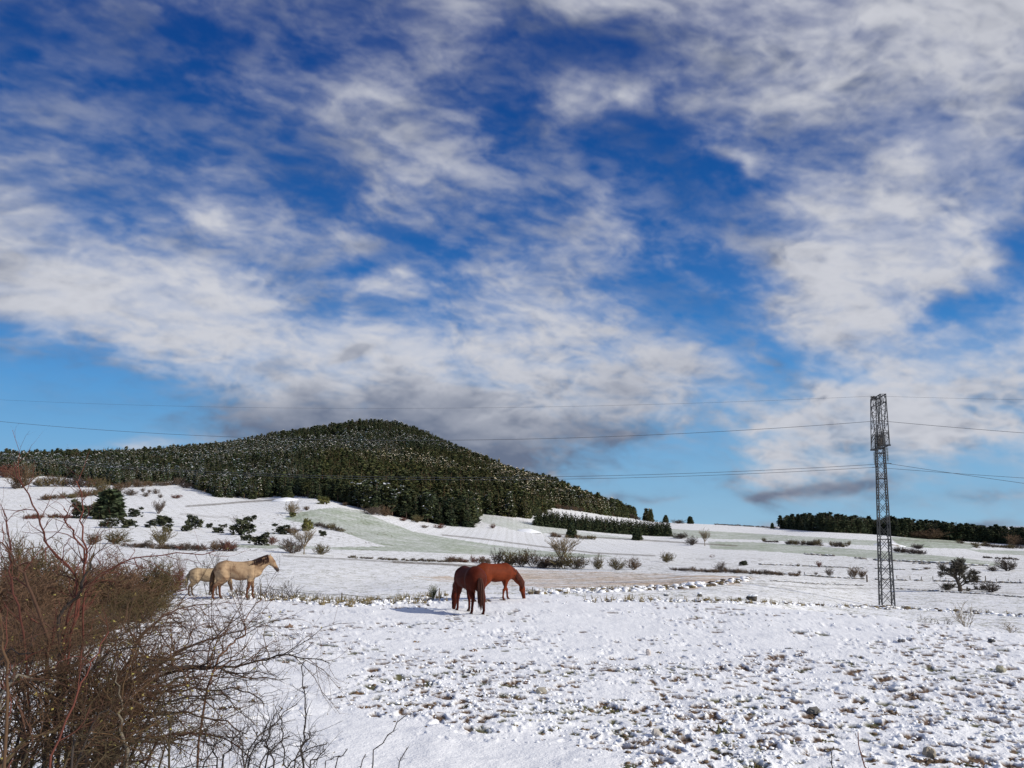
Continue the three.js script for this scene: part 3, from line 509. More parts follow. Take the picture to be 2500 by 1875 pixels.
// bare shrubs and trees: stems that fork
function limb(mb, p, dir, len, rad, depth, o, r) {
  const n = depth === 0 ? 2 : 3, pts = [p.slice()], rs = [rad]; let d = dir.slice(), q = p.slice();
  const col = o.tone(r);
  for (let k = 1; k <= n; k++) {
    d = [d[0] + (r() - 0.5) * o.bend, d[1] + (r() - 0.5) * o.bend * 0.8 + o.rise, d[2] + (r() - 0.5) * o.bend]; const l = Math.hypot(...d); d = d.map((x) => x / l);
    q = [q[0] + d[0] * len / n, Math.max(0.01, q[1] + d[1] * len / n), q[2] + d[2] * len / n]; pts.push(q); rs.push(rad * (1 - 0.55 * k / n));
  }
  mb.tube(pts, rs, depth >= o.depth - 1 ? o.sides : 3, col, false);
  if (depth > 0) {
    const kids = o.kids[o.depth - depth] ?? 3;
    for (let k = 0; k < kids; k++) {
      const t = o.low + (1 - o.low) * (k + r()) / kids, f = t * n, i = Math.min(n - 1, Math.floor(f)), b = f - i, a = pts[i], c = pts[i + 1];
      const s = [lerp(a[0], c[0], b), lerp(a[1], c[1], b), lerp(a[2], c[2], b)];
      const az = r() * 6.283, sp = o.spread * (0.6 + r() * 0.8), e = [d[0] + Math.cos(az) * sp, d[1] + (r() - 0.35) * sp * 0.6, d[2] + Math.sin(az) * sp], l = Math.hypot(...e);
      limb(mb, s, e.map((x) => x / l), len * o.shrink * (0.7 + r() * 0.6), Math.max(o.thin, rad * 0.55 * (1 - t * 0.3)), depth - 1, o, r);
    }
  }
}
function fit(mb, w = 1, h = 1) {         // to unit height and width
  let x0 = 1e9, x1 = -1e9, y1 = 0, z0 = 1e9, z1 = -1e9; const p = mb.p;
  for (let k = 0; k < p.length; k += 3) { x0 = Math.min(x0, p[k]); x1 = Math.max(x1, p[k]); y1 = Math.max(y1, p[k + 1]); z0 = Math.min(z0, p[k + 2]); z1 = Math.max(z1, p[k + 2]); }
  const s = w / Math.max(x1 - x0, 1e-6), q = w / Math.max(z1 - z0, 1e-6), t = h / y1; for (let k = 0; k < p.length; k += 3) { p[k] = (p[k] - (x0 + x1) / 2) * s; p[k + 1] *= t; p[k + 2] = (p[k + 2] - (z0 + z1) / 2) * q; }
  return mb.geo();
}
const grey = (r) => { const v = 0.6 + r() * 0.75; return [v * (0.95 + r() * 0.15), v, v * (0.9 + r() * 0.15)]; };
function bareShrub(seed, stems, o = {}) {
  const r = rng(seed), mb = new MB(), c = { depth: 3, kids: [5, 4, 3], bend: 0.5, rise: 0.06, spread: 0.7, shrink: 0.52, thin: 0.0055, low: 0.25, sides: 3, tone: grey, ...o };
  for (let k = 0; k < stems; k++) { const a = r() * 6.283, sp = 0.15 + r() * (c.open ?? 0.85), d = [Math.cos(a) * sp, 1, Math.sin(a) * sp], l = Math.hypot(...d); limb(mb, [Math.cos(a) * 0.09 * r(), 0, Math.sin(a) * 0.09 * r()], d.map((x) => x / l), 0.5 + r() * 0.25, 0.012, c.depth, c, r); }
  return fit(mb);
}
function bareTree(seed, o = {}) {
  const r = rng(seed), trunk = new MB(), crown = new MB(), c = { depth: 3, kids: [6, 5, 3], bend: 0.35, rise: 0.06, spread: 0.75, shrink: 0.55, thin: 0.0045, low: 0.2, sides: 4, tone: grey, trunk: 0.32, ...o };
  trunk.tube([[0, 0, 0], [0.01, c.trunk * 0.5, 0], [0, c.trunk, 0.01]], [0.03, 0.023, 0.02], 6, [0.9, 0.9, 0.9]);
  for (let k = 0; k < (c.limbs ?? 8); k++) { const a = k * 2.4 + r(), sp = 0.25 + r() * 0.8, d = [Math.cos(a) * sp, 0.9, Math.sin(a) * sp], l = Math.hypot(...d); limb(crown, [0, c.trunk * (0.75 + r() * 0.25), 0], d.map((x) => x / l), 0.42 + r() * 0.15, 0.014, c.depth, c, r); }
  return { trunk: trunk.geo(), crown: crown.geo() };
}
function juniper(seed, { snow = 0, n = 90, up = 0.5 } = {}) {
  const r = rng(seed), mb = new MB(), white = new MB(), tops = Array.from({ length: 5 }, () => [(r() - 0.5) * 0.75, 0.5 + r() * 0.5, (r() - 0.5) * 0.75]);
  for (let k = 0; k < n; k++) {
    const t = tops[k % 5], f = Math.sqrt(r()), a = r() * 6.283, w = 0.26 * (1 - f * 0.75), y = t[1] * f * 0.92 + 0.03, x = t[0] * (0.55 + f * 0.45) + Math.cos(a) * w, z = t[2] * (0.55 + f * 0.45) + Math.sin(a) * w, v = 0.6 + r() * 0.8, wm = r();
    for (let m = 0; m < 5; m++) shard(mb, x + (r() - 0.5) * 0.1, y + (r() - 0.5) * 0.09, z + (r() - 0.5) * 0.1, 0.13, [v * (0.9 + wm * 0.3), v, v * (1 - wm * 0.2)], r, 0.8, up);
    if (r() < snow) for (let m = 0; m < 3; m++) shard(white, x + (r() - 0.5) * 0.08, y + 0.05, z + (r() - 0.5) * 0.08, 0.12, [0.8, 0.82, 0.86], r, 0.3, 0.1);
  }
  const s = new MB(); for (let k = 0; k < 5; k++) s.tube([[0, 0, 0], [tops[k][0] * 0.6, tops[k][1] * 0.5, tops[k][2] * 0.6], [tops[k][0], tops[k][1] * 0.9, tops[k][2]]], [0.02, 0.014, 0.006], 4, [0.10, 0.07, 0.05]);
  return { foliage: mb.geo(), snow: white.p.length ? white.geo() : null, stem: s.geo() };
}
const P = {
  pine: [1, 2, 3, 4].map((k) => pine(100 + k, { clumps: 110, shards: 5, cone: false, from: 0.2, wide: 0.23, snow: 0, size: 0.088 })),
  pineSnow: [1, 2, 3, 4].map((k) => pine(120 + k, { clumps: 110, shards: 5, cone: false, from: 0.16, wide: 0.24, snow: 0.42, size: 0.088 })),
  spruce: [1, 2, 3, 4].map((k) => pine(140 + k, { clumps: 110, shards: 5, cone: true, from: 0.03, wide: 0.2, snow: 0, size: 0.085 })),
  broad: [1, 2].map((k) => pine(160 + k, { clumps: 240, shards: 7, cone: false, from: 0.04, wide: 0.5, snow: 0.03, size: 0.155 })),
  shrub: [1, 2, 3, 4].map((k) => bareShrub(200 + k, 17, { kids: [5, 4, 2], thin: 0.008, open: 1.0, low: 0.12 })),
  round: [1, 2, 3].map((k) => bareShrub(220 + k, 26, { open: 1.5, spread: 0.85, rise: 0.0, kids: [4, 4, 2], thin: 0.009, low: 0.1 })),
  dense: [1, 2, 3, 4].map((k) => bareShrub(240 + k, 24, { open: 1.7, spread: 1.0, rise: 0.0, thin: 0.012, kids: [4, 3, 2], low: 0.1 })),
  hedge: [1, 2, 3, 4, 5].map((k) => bareShrub(250 + k, 13, { depth: 2, open: 1.5, spread: 1.0, rise: 0.0, thin: 0.015, kids: [5, 3] })),
  thin: [1, 2].map((k) => bareShrub(260 + k, 7, { open: 0.8, kids: [4, 3, 2], spread: 0.6 })),
  tree: [1, 2, 3].map((k) => bareTree(280 + k)),
  juniper: [1, 2, 3, 4].map((k) => juniper(300 + k)),
  snowyJuniper: [1, 2].map((k) => juniper(320 + k, { snow: 0.5 })),
  broom: [1, 2].map((k) => juniper(340 + k, { up: 1.1, n: 70 })),
};
let turn = 0; const spin = () => (turn += 2.399);
function put(o, g, w, h, deep = w, sink = 0.02) { o.position.set(g.x, g.y - h * sink, g.z); o.scale.set(w, h, deep); o.rotation.y = spin(); return o; }
const pick = new Map(); const next = (k) => { const n = pick.get(k) ?? 0; pick.set(k, n + 1); return P[k][n % P[k].length]; };
function pineThing(kind, g, w, h, name, label, group, mat = M.needle) {
  const q = next(kind), t = thing(name, label, 'tree', group);
  part('trunk', q.trunk, M.bark, t); const c = part('crown', q.crown, mat, t); if (q.snow) part('snow', q.snow, M.treeSnow, c).userData.kind = 'stuff';
  return put(t, g, w, h);
}
function juniperThing(kind, g, w, h, label, group, mat = M.juniper, name = 'juniper_bush', category = 'bush') {
  const q = next(kind), t = thing(name, label, category, group);
  part('foliage', q.foliage, mat, t); part('stem', q.stem, M.bark, t); if (q.snow) part('snow', q.snow, M.treeSnow, t).userData.kind = 'stuff';
  return put(t, g, w, h);
}
function shrubThing(kind, g, w, h, label, group, mat = M.greyTwig, name = 'bare_shrub') {
  const m = single(name, next(kind), mat, label, 'bush', group); return put(m, g, w, h);
}
function treeThing(g, w, h, label, group, mat = M.greyTwig) {
  const q = next('tree'), t = thing('bare_tree', label, 'tree', group); part('trunk', q.trunk, mat, t); part('branches', q.crown, mat, t);
  return put(t, g, w, h);
}
// ---------------------------------------------------------------- the wooded hill
{
  const r = rng(9), ridge = [];
  for (let i = 0; i <= 260; i++) { const u = -120 + i * 6.8, e = ray(u, 1200); let best = 1e9, bd = 0; for (let d = 500; d < 1600; d *= 1.01) { const [, v] = pixel(e.x * d, height(e.x * d, e.z * d), e.z * d); if (v < best) { best = v; bd = d; } } ridge.push(bd); }
  const spots = [], g = 4.6;
  for (let x = -900; x < 260; x += g) for (let z = -1400; z < -260; z += g) {
    const px = x + (r() - 0.5) * g * 0.9, pz = z + (r() - 0.5) * g * 0.9, d = Math.hypot(px, pz), k1 = r(), k2 = r(), k3 = r();
    if (d < 330 || d > 1400) continue;
    const y = height(px, pz), [u, v] = pixel(px, y, pz);
    if (u < -100 || u > 1640 || v > 1292 || !inside(FOREST, u, v)) continue;
    if (d > ridge[Math.round(clamp((u + 120) / 6.8, 0, 260))] + 45) continue;
    if (inside(CLEARING, u, v) && k3 < 0.8) continue;
    const sn = fbm(px * 0.012 + 5, pz * 0.012, 3) + (u < 720 ? 0.08 : v < 1150 ? 0.0 : -0.11) + (k1 - 0.5) * 0.12 - ((u > 500 && u < 860 && v > 1160) ? 0.2 : 0);
    spots.push({ x: px, y, z: pz, d, u, v, snow: sn > 0.51 ? 2 : sn > 0.44 ? 1 : 0, h: (6.4 + k2 * 3.8 + fbm(px * 0.02 + 60, pz * 0.02, 2) * 4.5) * (u > 880 && v > 1180 ? 1.2 : 1) * (u < 650 ? 0.86 : 1), k: k3 });
  }
  spots.sort((a, b) => a.d - b.d);
  const single = spots.filter((s) => s.u > -20 && s.u < 2520).slice(0, 190), chosen = new Set(single);
  for (const s of single) {
    const cone = s.k < 0.35, w = s.h * (0.95 + s.k * 0.25);
    const zone = s.u < 480 ? 'the upper left snow field' : s.u < 700 ? 'the snow bank left of the wheat field' : s.u < 860 ? 'the top of the wheat field' : s.u < 1000 ? 'the grey scrub beside the wheat field' : s.u < 1165 ? 'the hill foot nearest the horses' : 'the white strip leading to the spruce belt';
    pineThing(cone ? 'spruce' : s.snow > 1 ? 'pineSnow' : 'pine', s, w, s.h, 'pine_tree', (s.snow > 1 && !cone ? 'snow-laden pine' : cone ? 'narrow dark conifer' : s.k > 0.75 ? 'olive-green pine' : 'dark green pine') + ' at the forest edge by ' + zone, 'trees along the lower edge of the hill forest', s.k > 0.75 ? M.needleWarm : M.needle);
  }
  const kinds = [];
  for (const sn of [0.04, 0.34, 0.8]) for (const cone of [false, true]) kinds.push(tinted(pine(400 + kinds.length, { clumps: 62, shards: 5, cone, from: cone ? 0.05 : 0.14, wide: cone ? 0.19 : 0.21, snow: sn, size: 0.095 })));
  const rest = spots.filter((s) => !chosen.has(s)), lists = kinds.map(() => []);
  for (const s of rest) lists[s.snow * 2 + (s.k < 0.7 ? 1 : 0)].push(s);
  const words = ['green rounded pines massed over the lower hill', 'green pointed conifers massed over the lower hill', 'lightly snowed rounded pines covering the hill', 'lightly snowed pointed conifers covering the hill', 'thickly snowed rounded pines covering the upper hill', 'thickly snowed pointed conifers covering the upper hill'];
  const mat = new THREE.MeshStandardMaterial({ vertexColors: true, roughness: 0.95, side: THREE.DoubleSide }), o = new THREE.Object3D(), c = new THREE.Color();
  lists.forEach((list, k) => {
    if (!list.length) return;
    const im = new THREE.InstancedMesh(kinds[k], mat, list.length); im.name = numbered('pine_forest'); im.castShadow = im.receiveShadow = true;
    list.forEach((s, i) => { o.position.set(s.x, s.y - 0.3, s.z); o.rotation.y = s.k * 40; const w = s.h * (0.78 + ((s.k * 7) % 1) * 0.35); o.scale.set(w, s.h * (0.85 + ((s.k * 13) % 1) * 0.35), w); o.updateMatrix(); im.setMatrixAt(i, o.matrix); const t = 0.78 + ((s.k * 29) % 1) * 0.45, y = (s.k * 53) % 1; const warm = s.u > 780 && s.v > 1120 ? 0.22 : 0; c.setRGB(t * (0.9 + y * 0.25 + warm), t * (1 + warm * 0.4), t * (1.05 - y * 0.2 - warm * 0.6)); im.setColorAt(i, c); });
    tag(im, words[k], 'forest', null, 'stuff'); scene.add(im);
  });
}
// ---------------------------------------------------------------- the spruce belt below the hill and the wood on the right
{
  const r = rng(31), line = pchip([1306, 1400, 1500, 1600, 1632], [1283, 1293, 1302.5, 1309, 1310]);
  for (let row = 2; row >= 0; row--) for (let u = 1306 + row * 5; u <= 1634; u += row ? 9.5 : 7.4) {
    const b = u + (r() - 0.5) * 4, g = groundAt(b, line(b)), e = ray(b, line(b)), d = g.d + row * 5 + (r() - 0.5) * 2, q = { x: e.x * d, z: e.z * d, y: height(e.x * d, e.z * d) };
    const h = (b > 1600 ? 9.5 : 9.2) * (0.86 + r() * 0.24) * (row ? 1.08 : 1);
    pineThing('spruce', q, h * 0.95, h, 'spruce_tree', (row === 2 ? 'dark spruce in the hindmost row' : row ? 'dark spruce in the second row' : b > 1618 ? 'sunlit end spruce' : 'dark spruce in the front row') + (b < 1400 ? ' of the belt, left part' : b < 1500 ? ' of the belt behind the small broad pine' : b < 1590 ? ' of the belt behind the bushy pine' : ' of the belt at its right end'), 'spruces of the dark belt');
  }
  const base = pchip([1905, 1935, 1990, 2060, 2140, 2200, 2260, 2330, 2420, 2560], [1291, 1293, 1297, 1301, 1305, 1311, 1315, 1320, 1326, 1334]);
  const spots = [];
  for (let row = 0; row < 7; row++) for (let u = 1908 + row * 3; u < 2620; u += 6.6 + row * 0.4) { const b = u + (r() - 0.5) * 5, g = groundAt(b, base(b)), e = ray(b, base(b)), d = Math.min(g.d, 900) + row * 7 + (r() - 0.5) * 5; spots.push({ x: e.x * d, z: e.z * d, y: height(e.x * d, e.z * d), d, u: b, row, k: r(), h: 10.5 + r() * 3.4 - sstep(2250, 2500, b) * 1.5 }); }
  for (const s of spots.filter((s) => s.row === 0 && s.u < 2530)) pineThing(s.k < 0.7 ? 'spruce' : 'pine', s, s.h * 1.1, s.h, 'pine_tree', s.u < 1925 ? 'pine standing at the left tip of the right-hand wood' : (s.k < 0.7 ? 'pointed dark conifer' : 'rounded dark pine') + ' in the front row of the wood, ' + (s.u < 2020 ? 'near its left tip' : s.u < 2125 ? 'left of the pylon' : s.u < 2190 ? 'behind the pylon' : s.u < 2310 ? 'by the brown thicket' : s.u < 2410 ? 'right of the brown thicket' : 'near the right edge'), 'front trees of the right-hand wood');
  const geo = [tinted(pine(460, { clumps: 60, shards: 5, cone: true, from: 0.05, wide: 0.2, snow: 0.05, size: 0.11 })), tinted(pine(461, { clumps: 60, shards: 5, cone: false, from: 0.15, wide: 0.24, snow: 0.06, size: 0.11 }))];
  const mat = new THREE.MeshStandardMaterial({ vertexColors: true, roughness: 0.95, side: THREE.DoubleSide }), o = new THREE.Object3D();
  geo.forEach((g, k) => {
    const list = spots.filter((s) => (s.row > 0 || s.u >= 2530) && (s.k < 0.72) === (k === 0)), im = new THREE.InstancedMesh(g, mat, list.length); im.name = numbered('pine_wood'); im.castShadow = im.receiveShadow = true;
    list.forEach((s, i) => { o.position.set(s.x, s.y - 0.2, s.z); o.rotation.y = s.k * 50; const h = s.h * (1 + s.row * 0.02); o.scale.set(h * 1.1, h, h * 1.1); o.updateMatrix(); im.setMatrixAt(i, o.matrix); });
    tag(im, k ? 'rounded dark pines massed inside the right-hand wood' : 'pointed dark conifers massed inside the right-hand wood', 'wood', null, 'stuff'); scene.add(im);
  });
}
// ---------------------------------------------------------------- single shrubs and trees: kind, column, base row, width, height in photograph pixels, label, material
const LEFT = 'junipers and shrubs on the left slope', MID = 'shrubs and trees along the field edges', RIGHT = 'shrubs and trees on the right-hand fields';
const T = [
  ['broad', 267, 1268, 84, 62, 'large round dark pine standing alone on the left slope', LEFT],
  ['juniper', 205, 1266, 50, 42, 'dark round juniper just left of the large lone pine', LEFT],
  ['shrub', 387, 1254, 32, 37, 'grey bare upright shrub where the brown track begins', LEFT, 'greyTwig'],
  ['juniper', 332, 1262, 34, 21, 'spiky juniper just right of the large lone pine', LEFT],
  ['snowyJuniper', 272, 1289, 44, 24, 'snow-covered juniper below the large lone pine', LEFT],
  ['juniper', 312, 1289, 46, 23, 'green juniper beside the snow-covered one below the lone pine', LEFT],
  ['snowyJuniper', 363, 1288, 38, 20, 'snow-flecked low juniper joined to the wide dark juniper', LEFT],
  ['juniper', 398, 1285, 54, 28, 'wide dark juniper in the middle of the left slope', LEFT],
  ['juniper', 407, 1300, 22, 16, 'small juniper right below the wide dark juniper', LEFT],
  ['juniper', 453, 1297, 30, 23, 'dark juniper beside the sparse snowy shrub', LEFT],
  ['snowyJuniper', 477, 1290, 38, 32, 'sparse snowy shrub on the middle of the left slope', LEFT],
  ['juniper', 508, 1289, 20, 12, 'tiny round juniper alone between larger ones', LEFT],
  ['juniper', 533, 1301, 34, 15, 'flat juniper left of the biggest juniper', LEFT],
  ['juniper', 544, 1288, 18, 9, 'very small juniper above the flat one', LEFT],
  ['juniper', 588, 1306, 64, 40, 'biggest juniper of the slope with bare sprigs above it', LEFT],
  ['thin', 580, 1282, 30, 26, 'thin bare sprigs rising behind the biggest juniper', LEFT, 'greyTwig'],
  ['juniper', 619, 1268, 18, 11, 'lone small juniper high on the white slope', LEFT],
  ['juniper', 597, 1320, 22, 14, 'small juniper under the biggest juniper', LEFT],
  ['juniper', 628, 1331, 48, 30, 'rounded juniper at the foot of the left slope', LEFT],
  ['shrub', 662, 1330, 34, 24, 'reddish bare shrub beside the rounded juniper at slope foot', LEFT, 'redTwig'],
  ['juniper', 685, 1304, 46, 24, 'broad juniper below the wheat field corner', LEFT],
  ['shrub', 716, 1306, 36, 24, 'brown bare shrub right of the broad juniper', LEFT, 'brownTwig'],
  ['broom', 752, 1296, 42, 28, 'olive bush on the lower rim of the wheat field', LEFT, 'broom'],
  ['juniper', 790, 1309, 24, 15, 'small juniper on the white wedge under the wheat field', LEFT],
  ['round', 714, 1254, 40, 34, 'round straw-coloured bare bush at the wheat field tip', LEFT, 'paleTwig'],
  ['broom', 712, 1262, 26, 12, 'low green bush at the foot of the round straw-coloured bush', LEFT, 'broom'],
  ['round', 748, 1246, 20, 14, 'small brown bush between straw-coloured bush and pines', LEFT, 'brownTwig'],
  ['broom', 790, 1231, 34, 18, 'olive bush standing before the dark pines', LEFT, 'broom'],
  ['round', 842, 1235, 22, 10, 'low bush under the pines above the wheat field', LEFT, 'brownTwig'],
  ['dense', 905, 1256, 60, 22, 'grey scrub under the orange-tinged pine', LEFT, 'greyTwig'], ['dense', 942, 1260, 44, 30, 'grey-brown scrub at the pine edge above wheat', LEFT, 'brownTwig'],
  ['round', 985, 1272, 26, 11, 'small red-brown bush on snow below the pines', LEFT, 'redTwig'], ['dense', 1015, 1275, 36, 20, 'dark scrub against the foot of the tall pines', LEFT, 'oliveTwig'],
  ['round', 1035, 1289, 20, 10, 'tiny brown bush on the snow above the green field', LEFT, 'brownTwig'], ['round', 1072, 1290, 34, 13, 'pinkish-brown low bush near the last tall pines', LEFT, 'redTwig'],
  ['round', 1202, 1290, 18, 14, 'lone reddish bush on the white strip right of the hill pines', MID, 'redTwig'],
  ['round', 708, 1351, 62, 46, 'dark rounded bare tree at the far edge of the flat field', MID, 'greyTwig'],
  ['tree', 742, 1353, 52, 62, 'pale bare tree with trunk at the far edge of the flat field', MID, 'paleTwig'],
  ['round', 786, 1354, 44, 30, 'olive bare bush right of the pale bare tree', MID, 'oliveTwig'],
  ['tree', 1372, 1386, 80, 74, 'tall bare tree rising out of the middle hedge', MID, 'paleTwig'],
  ['round', 1459, 1390, 36, 42, 'brown bush, left one of three beside the middle hedge', MID, 'oliveTwig'],
  ['round', 1503, 1392, 42, 38, 'brown bush, middle one of three beside the middle hedge', MID, 'oliveTwig'],
  ['round', 1546, 1391, 42, 33, 'brown bush, right one of three beside the middle hedge', MID, 'brownTwig'],
  ['pine1', 1395, 1313, 32, 33, 'small broad pine in front of the spruce belt', MID],
  ['pine1', 1557, 1319, 32, 27, 'small bushy pine below the right end of the spruce belt', MID],
  ['dense', 1660, 1315, 52, 18, 'dark low bush right of the spruce belt', RIGHT, 'darkTwig'],
  ['round', 1688, 1331, 34, 26, 'dark round bush on the field line beside a pale bare tree', RIGHT, 'darkTwig'],
  ['tree', 1721, 1333, 32, 36, 'pale bare tree beside the dark round bush', RIGHT, 'paleTwig'],
  ['round', 1629, 1373, 40, 31, 'leaning brown bush alone on the white field', RIGHT, 'oliveTwig'],
  ['round', 1759, 1395, 36, 26, 'grey bush rising from the long dark hedge', RIGHT, 'greyTwig'],
  ['juniper', 1816, 1381, 30, 13, 'low dark juniper on the white field left of the pylon', RIGHT],
  ['thin', 1740, 1362, 20, 9, 'scrap of reddish scrub on the white field', RIGHT, 'redTwig'],
  ['round', 1866, 1323, 14, 13, 'small olive bush at the left end of the far hedge', RIGHT, 'oliveTwig'],
  ['round', 1998, 1330, 18, 18, 'olive bush sticking out of the far hedge', RIGHT, 'oliveTwig'], ['round', 2073, 1331, 14, 12, 'small bush at the right end of the far hedge', RIGHT, 'oliveTwig'],
  ['shrub', 2000, 1385, 19, 16, 'small reddish shrub on the stone wall line', RIGHT, 'redTwig'], ['shrub', 2026, 1408, 21, 23, 'grey shrub left of the forked shrub near the pylon', RIGHT, 'greyTwig'],
  ['shrub', 2085, 1413, 28, 30, 'forked brown shrub just left of the pylon', RIGHT, 'brownTwig'], ['shrub', 2107, 1413, 24, 26, 'brown shrub touching the forked one beside the pylon', RIGHT, 'brownTwig'],
  ['shrub', 1952, 1403, 12, 12, 'tiny shrub on the fence line left of the pylon', RIGHT, 'greyTwig'], ['shrub', 1992, 1405, 10, 10, 'tiniest shrub on the fence line left of the pylon', RIGHT, 'greyTwig'],
  ['round', 1948, 1383, 12, 8, 'tiny olive shrub on the stone wall line', RIGHT, 'oliveTwig'],
  ['round', 2456, 1394, 42, 34, 'leaning dark bush near the right edge', RIGHT, 'darkTwig'], ['dense', 2423, 1395, 30, 13, 'flat dark bush beside the leaning one', RIGHT, 'darkTwig'],
  ['round', 2263, 1390, 20, 6, 'flat scrub on the white field right of the pylon', RIGHT, 'brownTwig'],
  ['dense', 2310, 1441, 44, 20, 'snowy-footed scrub left of the gnarled tree', RIGHT, 'darkTwig'], ['dense', 2412, 1446, 52, 26, 'low scrub right of the gnarled tree', RIGHT, 'darkTwig'],
  ['dense', 2242, 1340, 40, 14, 'dark bush right beside the pylon on the far field', RIGHT, 'darkTwig'],
  ['dense', 2382, 1338, 20, 14, 'bush with dark stem on the green field far right', RIGHT, 'oliveTwig'],
  ['round', 2265, 1316, 80, 26, 'brown bare thicket before the right-hand wood', RIGHT, 'brownTwig'], ['round', 2200, 1311, 22, 18, 'small brown thicket before the right-hand wood by the pylon', RIGHT, 'brownTwig'], ['round', 2480, 1332, 50, 26, 'brown thicket before the wood at the right edge', RIGHT, 'brownTwig'],
  // left far fields
  ['round', 45, 1192, 70, 60, 'tall brown bare thicket at the left edge below the forest', LEFT, 'brownTwig'], ['round', 12, 1166, 70, 34, 'brown thicket at the far left under the forest', LEFT, 'redTwig'],
  ['round', 35, 1194, 22, 12, 'low dark bush on snow at the left edge', LEFT, 'darkTwig'],
  ['round', 246, 1206, 38, 44, 'brown bare tree-like bush above the large lone pine', LEFT, 'oliveTwig'], ['round', 288, 1202, 40, 28, 'brown bush right of the tree-like bush', LEFT, 'brownTwig'],
  ['dense', 322, 1210, 46, 18, 'grey scrub on the upper left field', LEFT, 'greyTwig'], ['shrub', 349, 1202, 12, 12, 'small grey upright shrub, first of a pair', LEFT, 'greyTwig'], ['shrub', 365, 1204, 12, 11, 'small grey upright shrub, second of a pair', LEFT, 'greyTwig'],
  ['round', 381, 1206, 20, 14, 'rounded grey shrub beside the pair of small ones', LEFT, 'greyTwig'], ['round', 392, 1216, 14, 12, 'small grey shrub below the rounded one', LEFT, 'greyTwig'],
  ['round', 432, 1217, 26, 12, 'low reddish bush on the upper white field', LEFT, 'redTwig'], ['round', 356, 1213, 22, 12, 'grey scrub below the pair of small shrubs', LEFT, 'greyTwig'],
  ['round', 455, 1192, 40, 18, 'dark bush at the forest corner on the left', LEFT, 'darkTwig'], ['round', 500, 1198, 44, 20, 'olive bush against the dark pine plantation', LEFT, 'oliveTwig'],
  ['dense', 290, 1328, 66, 36, 'brown bare bush in the left dip below the junipers', LEFT, 'oliveTwig'], ['dense', 225, 1330, 50, 34, 'brown bare bush in the dip at far left', LEFT, 'brownTwig'], ['shrub', 392, 1332, 66, 46, 'open bare shrub rising over the left hedge', LEFT, 'oliveTwig'],
  // horizon
  ['pine1', 1626, 1276, 18, 17, 'round tree at the left end of the horizon thicket', RIGHT], ['pine1', 1685, 1277, 20, 17, 'leaning round tree at the right end of the horizon thicket', RIGHT], ['dense', 1655, 1276, 42, 11, 'brown thicket between two round trees on the horizon', RIGHT, 'brownTwig'],
  ['pine1', 1886, 1291, 12, 13, 'small pine alone left of the right-hand wood', RIGHT],
  ['pine1', 700, 1218, 34, 30, 'bushy pine on the snow bank of the plantation corner', LEFT],
];
for (const [kind, u, v, w, h, label, group, mat] of T) {
  const g = groundAt(u, v, 45), W = w * g.m, H = h * g.m;
  if (kind === 'broad') pineThing('broad', g, W * 0.85, H * 1.02, 'pine_tree', label, group);
  else if (kind === 'pine1') pineThing('broad', g, W * 0.8, H, 'pine_tree', label, group);
  else if (kind === 'juniper' || kind === 'snowyJuniper') juniperThing(kind, g, W * 1.0, H * 1.05, label, group);
  else if (kind === 'broom') juniperThing('broom', g, W, H, label, group, M.broom, 'broom_bush');
  else if (kind === 'tree') treeThing(g, W * 1.05, H, label, group, M[mat]);
  else shrubThing(kind, g, W * 1.1, H, label, group, M[mat]);
}
// ---------------------------------------------------------------- hedges: a row of bushes each
function hedge(line, h, label, mat, step = 0.42) {
  const t = thing('hedgerow', label, 'hedge', 'hedges and scrub lines'), r = rng(Math.round(line[0][0] * 7 + line[0][1])), first = groundAt(...line[0], 40);
  t.position.set(first.x, first.y, first.z);
  for (let k = 0; k + 1 < line.length; k++) {
    const [u0, v0] = line[k], [u1, v1] = line[k + 1], n = Math.max(1, Math.round(Math.hypot(u1 - u0, (v1 - v0) * 2) / (h * step)));
    for (let i = 0; i < n; i++) {
      const f = (i + r() * 0.7) / n, thick = vnoise(lerp(u0, u1, f) / (h * 1.6), v0); if (thick < 0.22) continue;
      const g = groundAt(lerp(u0, u1, f), lerp(v0, v1, f) + (r() - 0.5) * 1.5, 40), H = h * g.m * (0.3 + r() * 0.5 + thick * 0.75), W = h * g.m * (1.0 + r() * 1.0);
      const m = part('shrub', next(r() < 0.8 ? 'hedge' : 'dense'), [].concat(mat)[Math.floor(r() * [].concat(mat).length)], t);
      m.position.set(g.x - first.x, g.y - first.y - H * 0.04, g.z - first.z); m.scale.set(W, H, W); m.rotation.y = spin();
    }
  }
  return t;
}
hedge([[440, 1343], [500, 1345], [575, 1346]], 26, 'purple-brown hedge along the far left edge of the flat field', [M.brownTwig, M.redTwig, M.darkTwig]);
hedge([[300, 1335], [370, 1339], [445, 1343]], 15, 'low brown hedge running left from the purple-brown hedge', [M.darkTwig, M.brownTwig]);
hedge([[1206, 1380], [1260, 1383], [1330, 1387], [1425, 1390]], 40, 'long dark brown hedge across the middle of the fields', [M.oliveTwig, M.darkTwig, M.brownTwig], 0.4);
hedge([[1090, 1372], [1150, 1373], [1210, 1378]], 16, 'thin brown hedge left of the long middle hedge', [M.brownTwig, M.redTwig]);
hedge([[850, 1362], [960, 1368], [1090, 1373]], 7, 'low dark scrub line at the far edge of the flat field', [M.darkTwig, M.oliveTwig]);
hedge([[1345, 1311], [1400, 1314], [1452, 1318]], 11, 'low brown scrub around the small broad pine', [M.brownTwig, M.oliveTwig]);
hedge([[1640, 1393], [1720, 1397], [1830, 1401], [1950, 1407]], 11, 'long dark low hedge on the right of the stubble field', [M.darkTwig, M.brownTwig]);
hedge([[1840, 1322], [1900, 1325]], 6, 'thin scrub line before the far hedge', [M.darkTwig]);
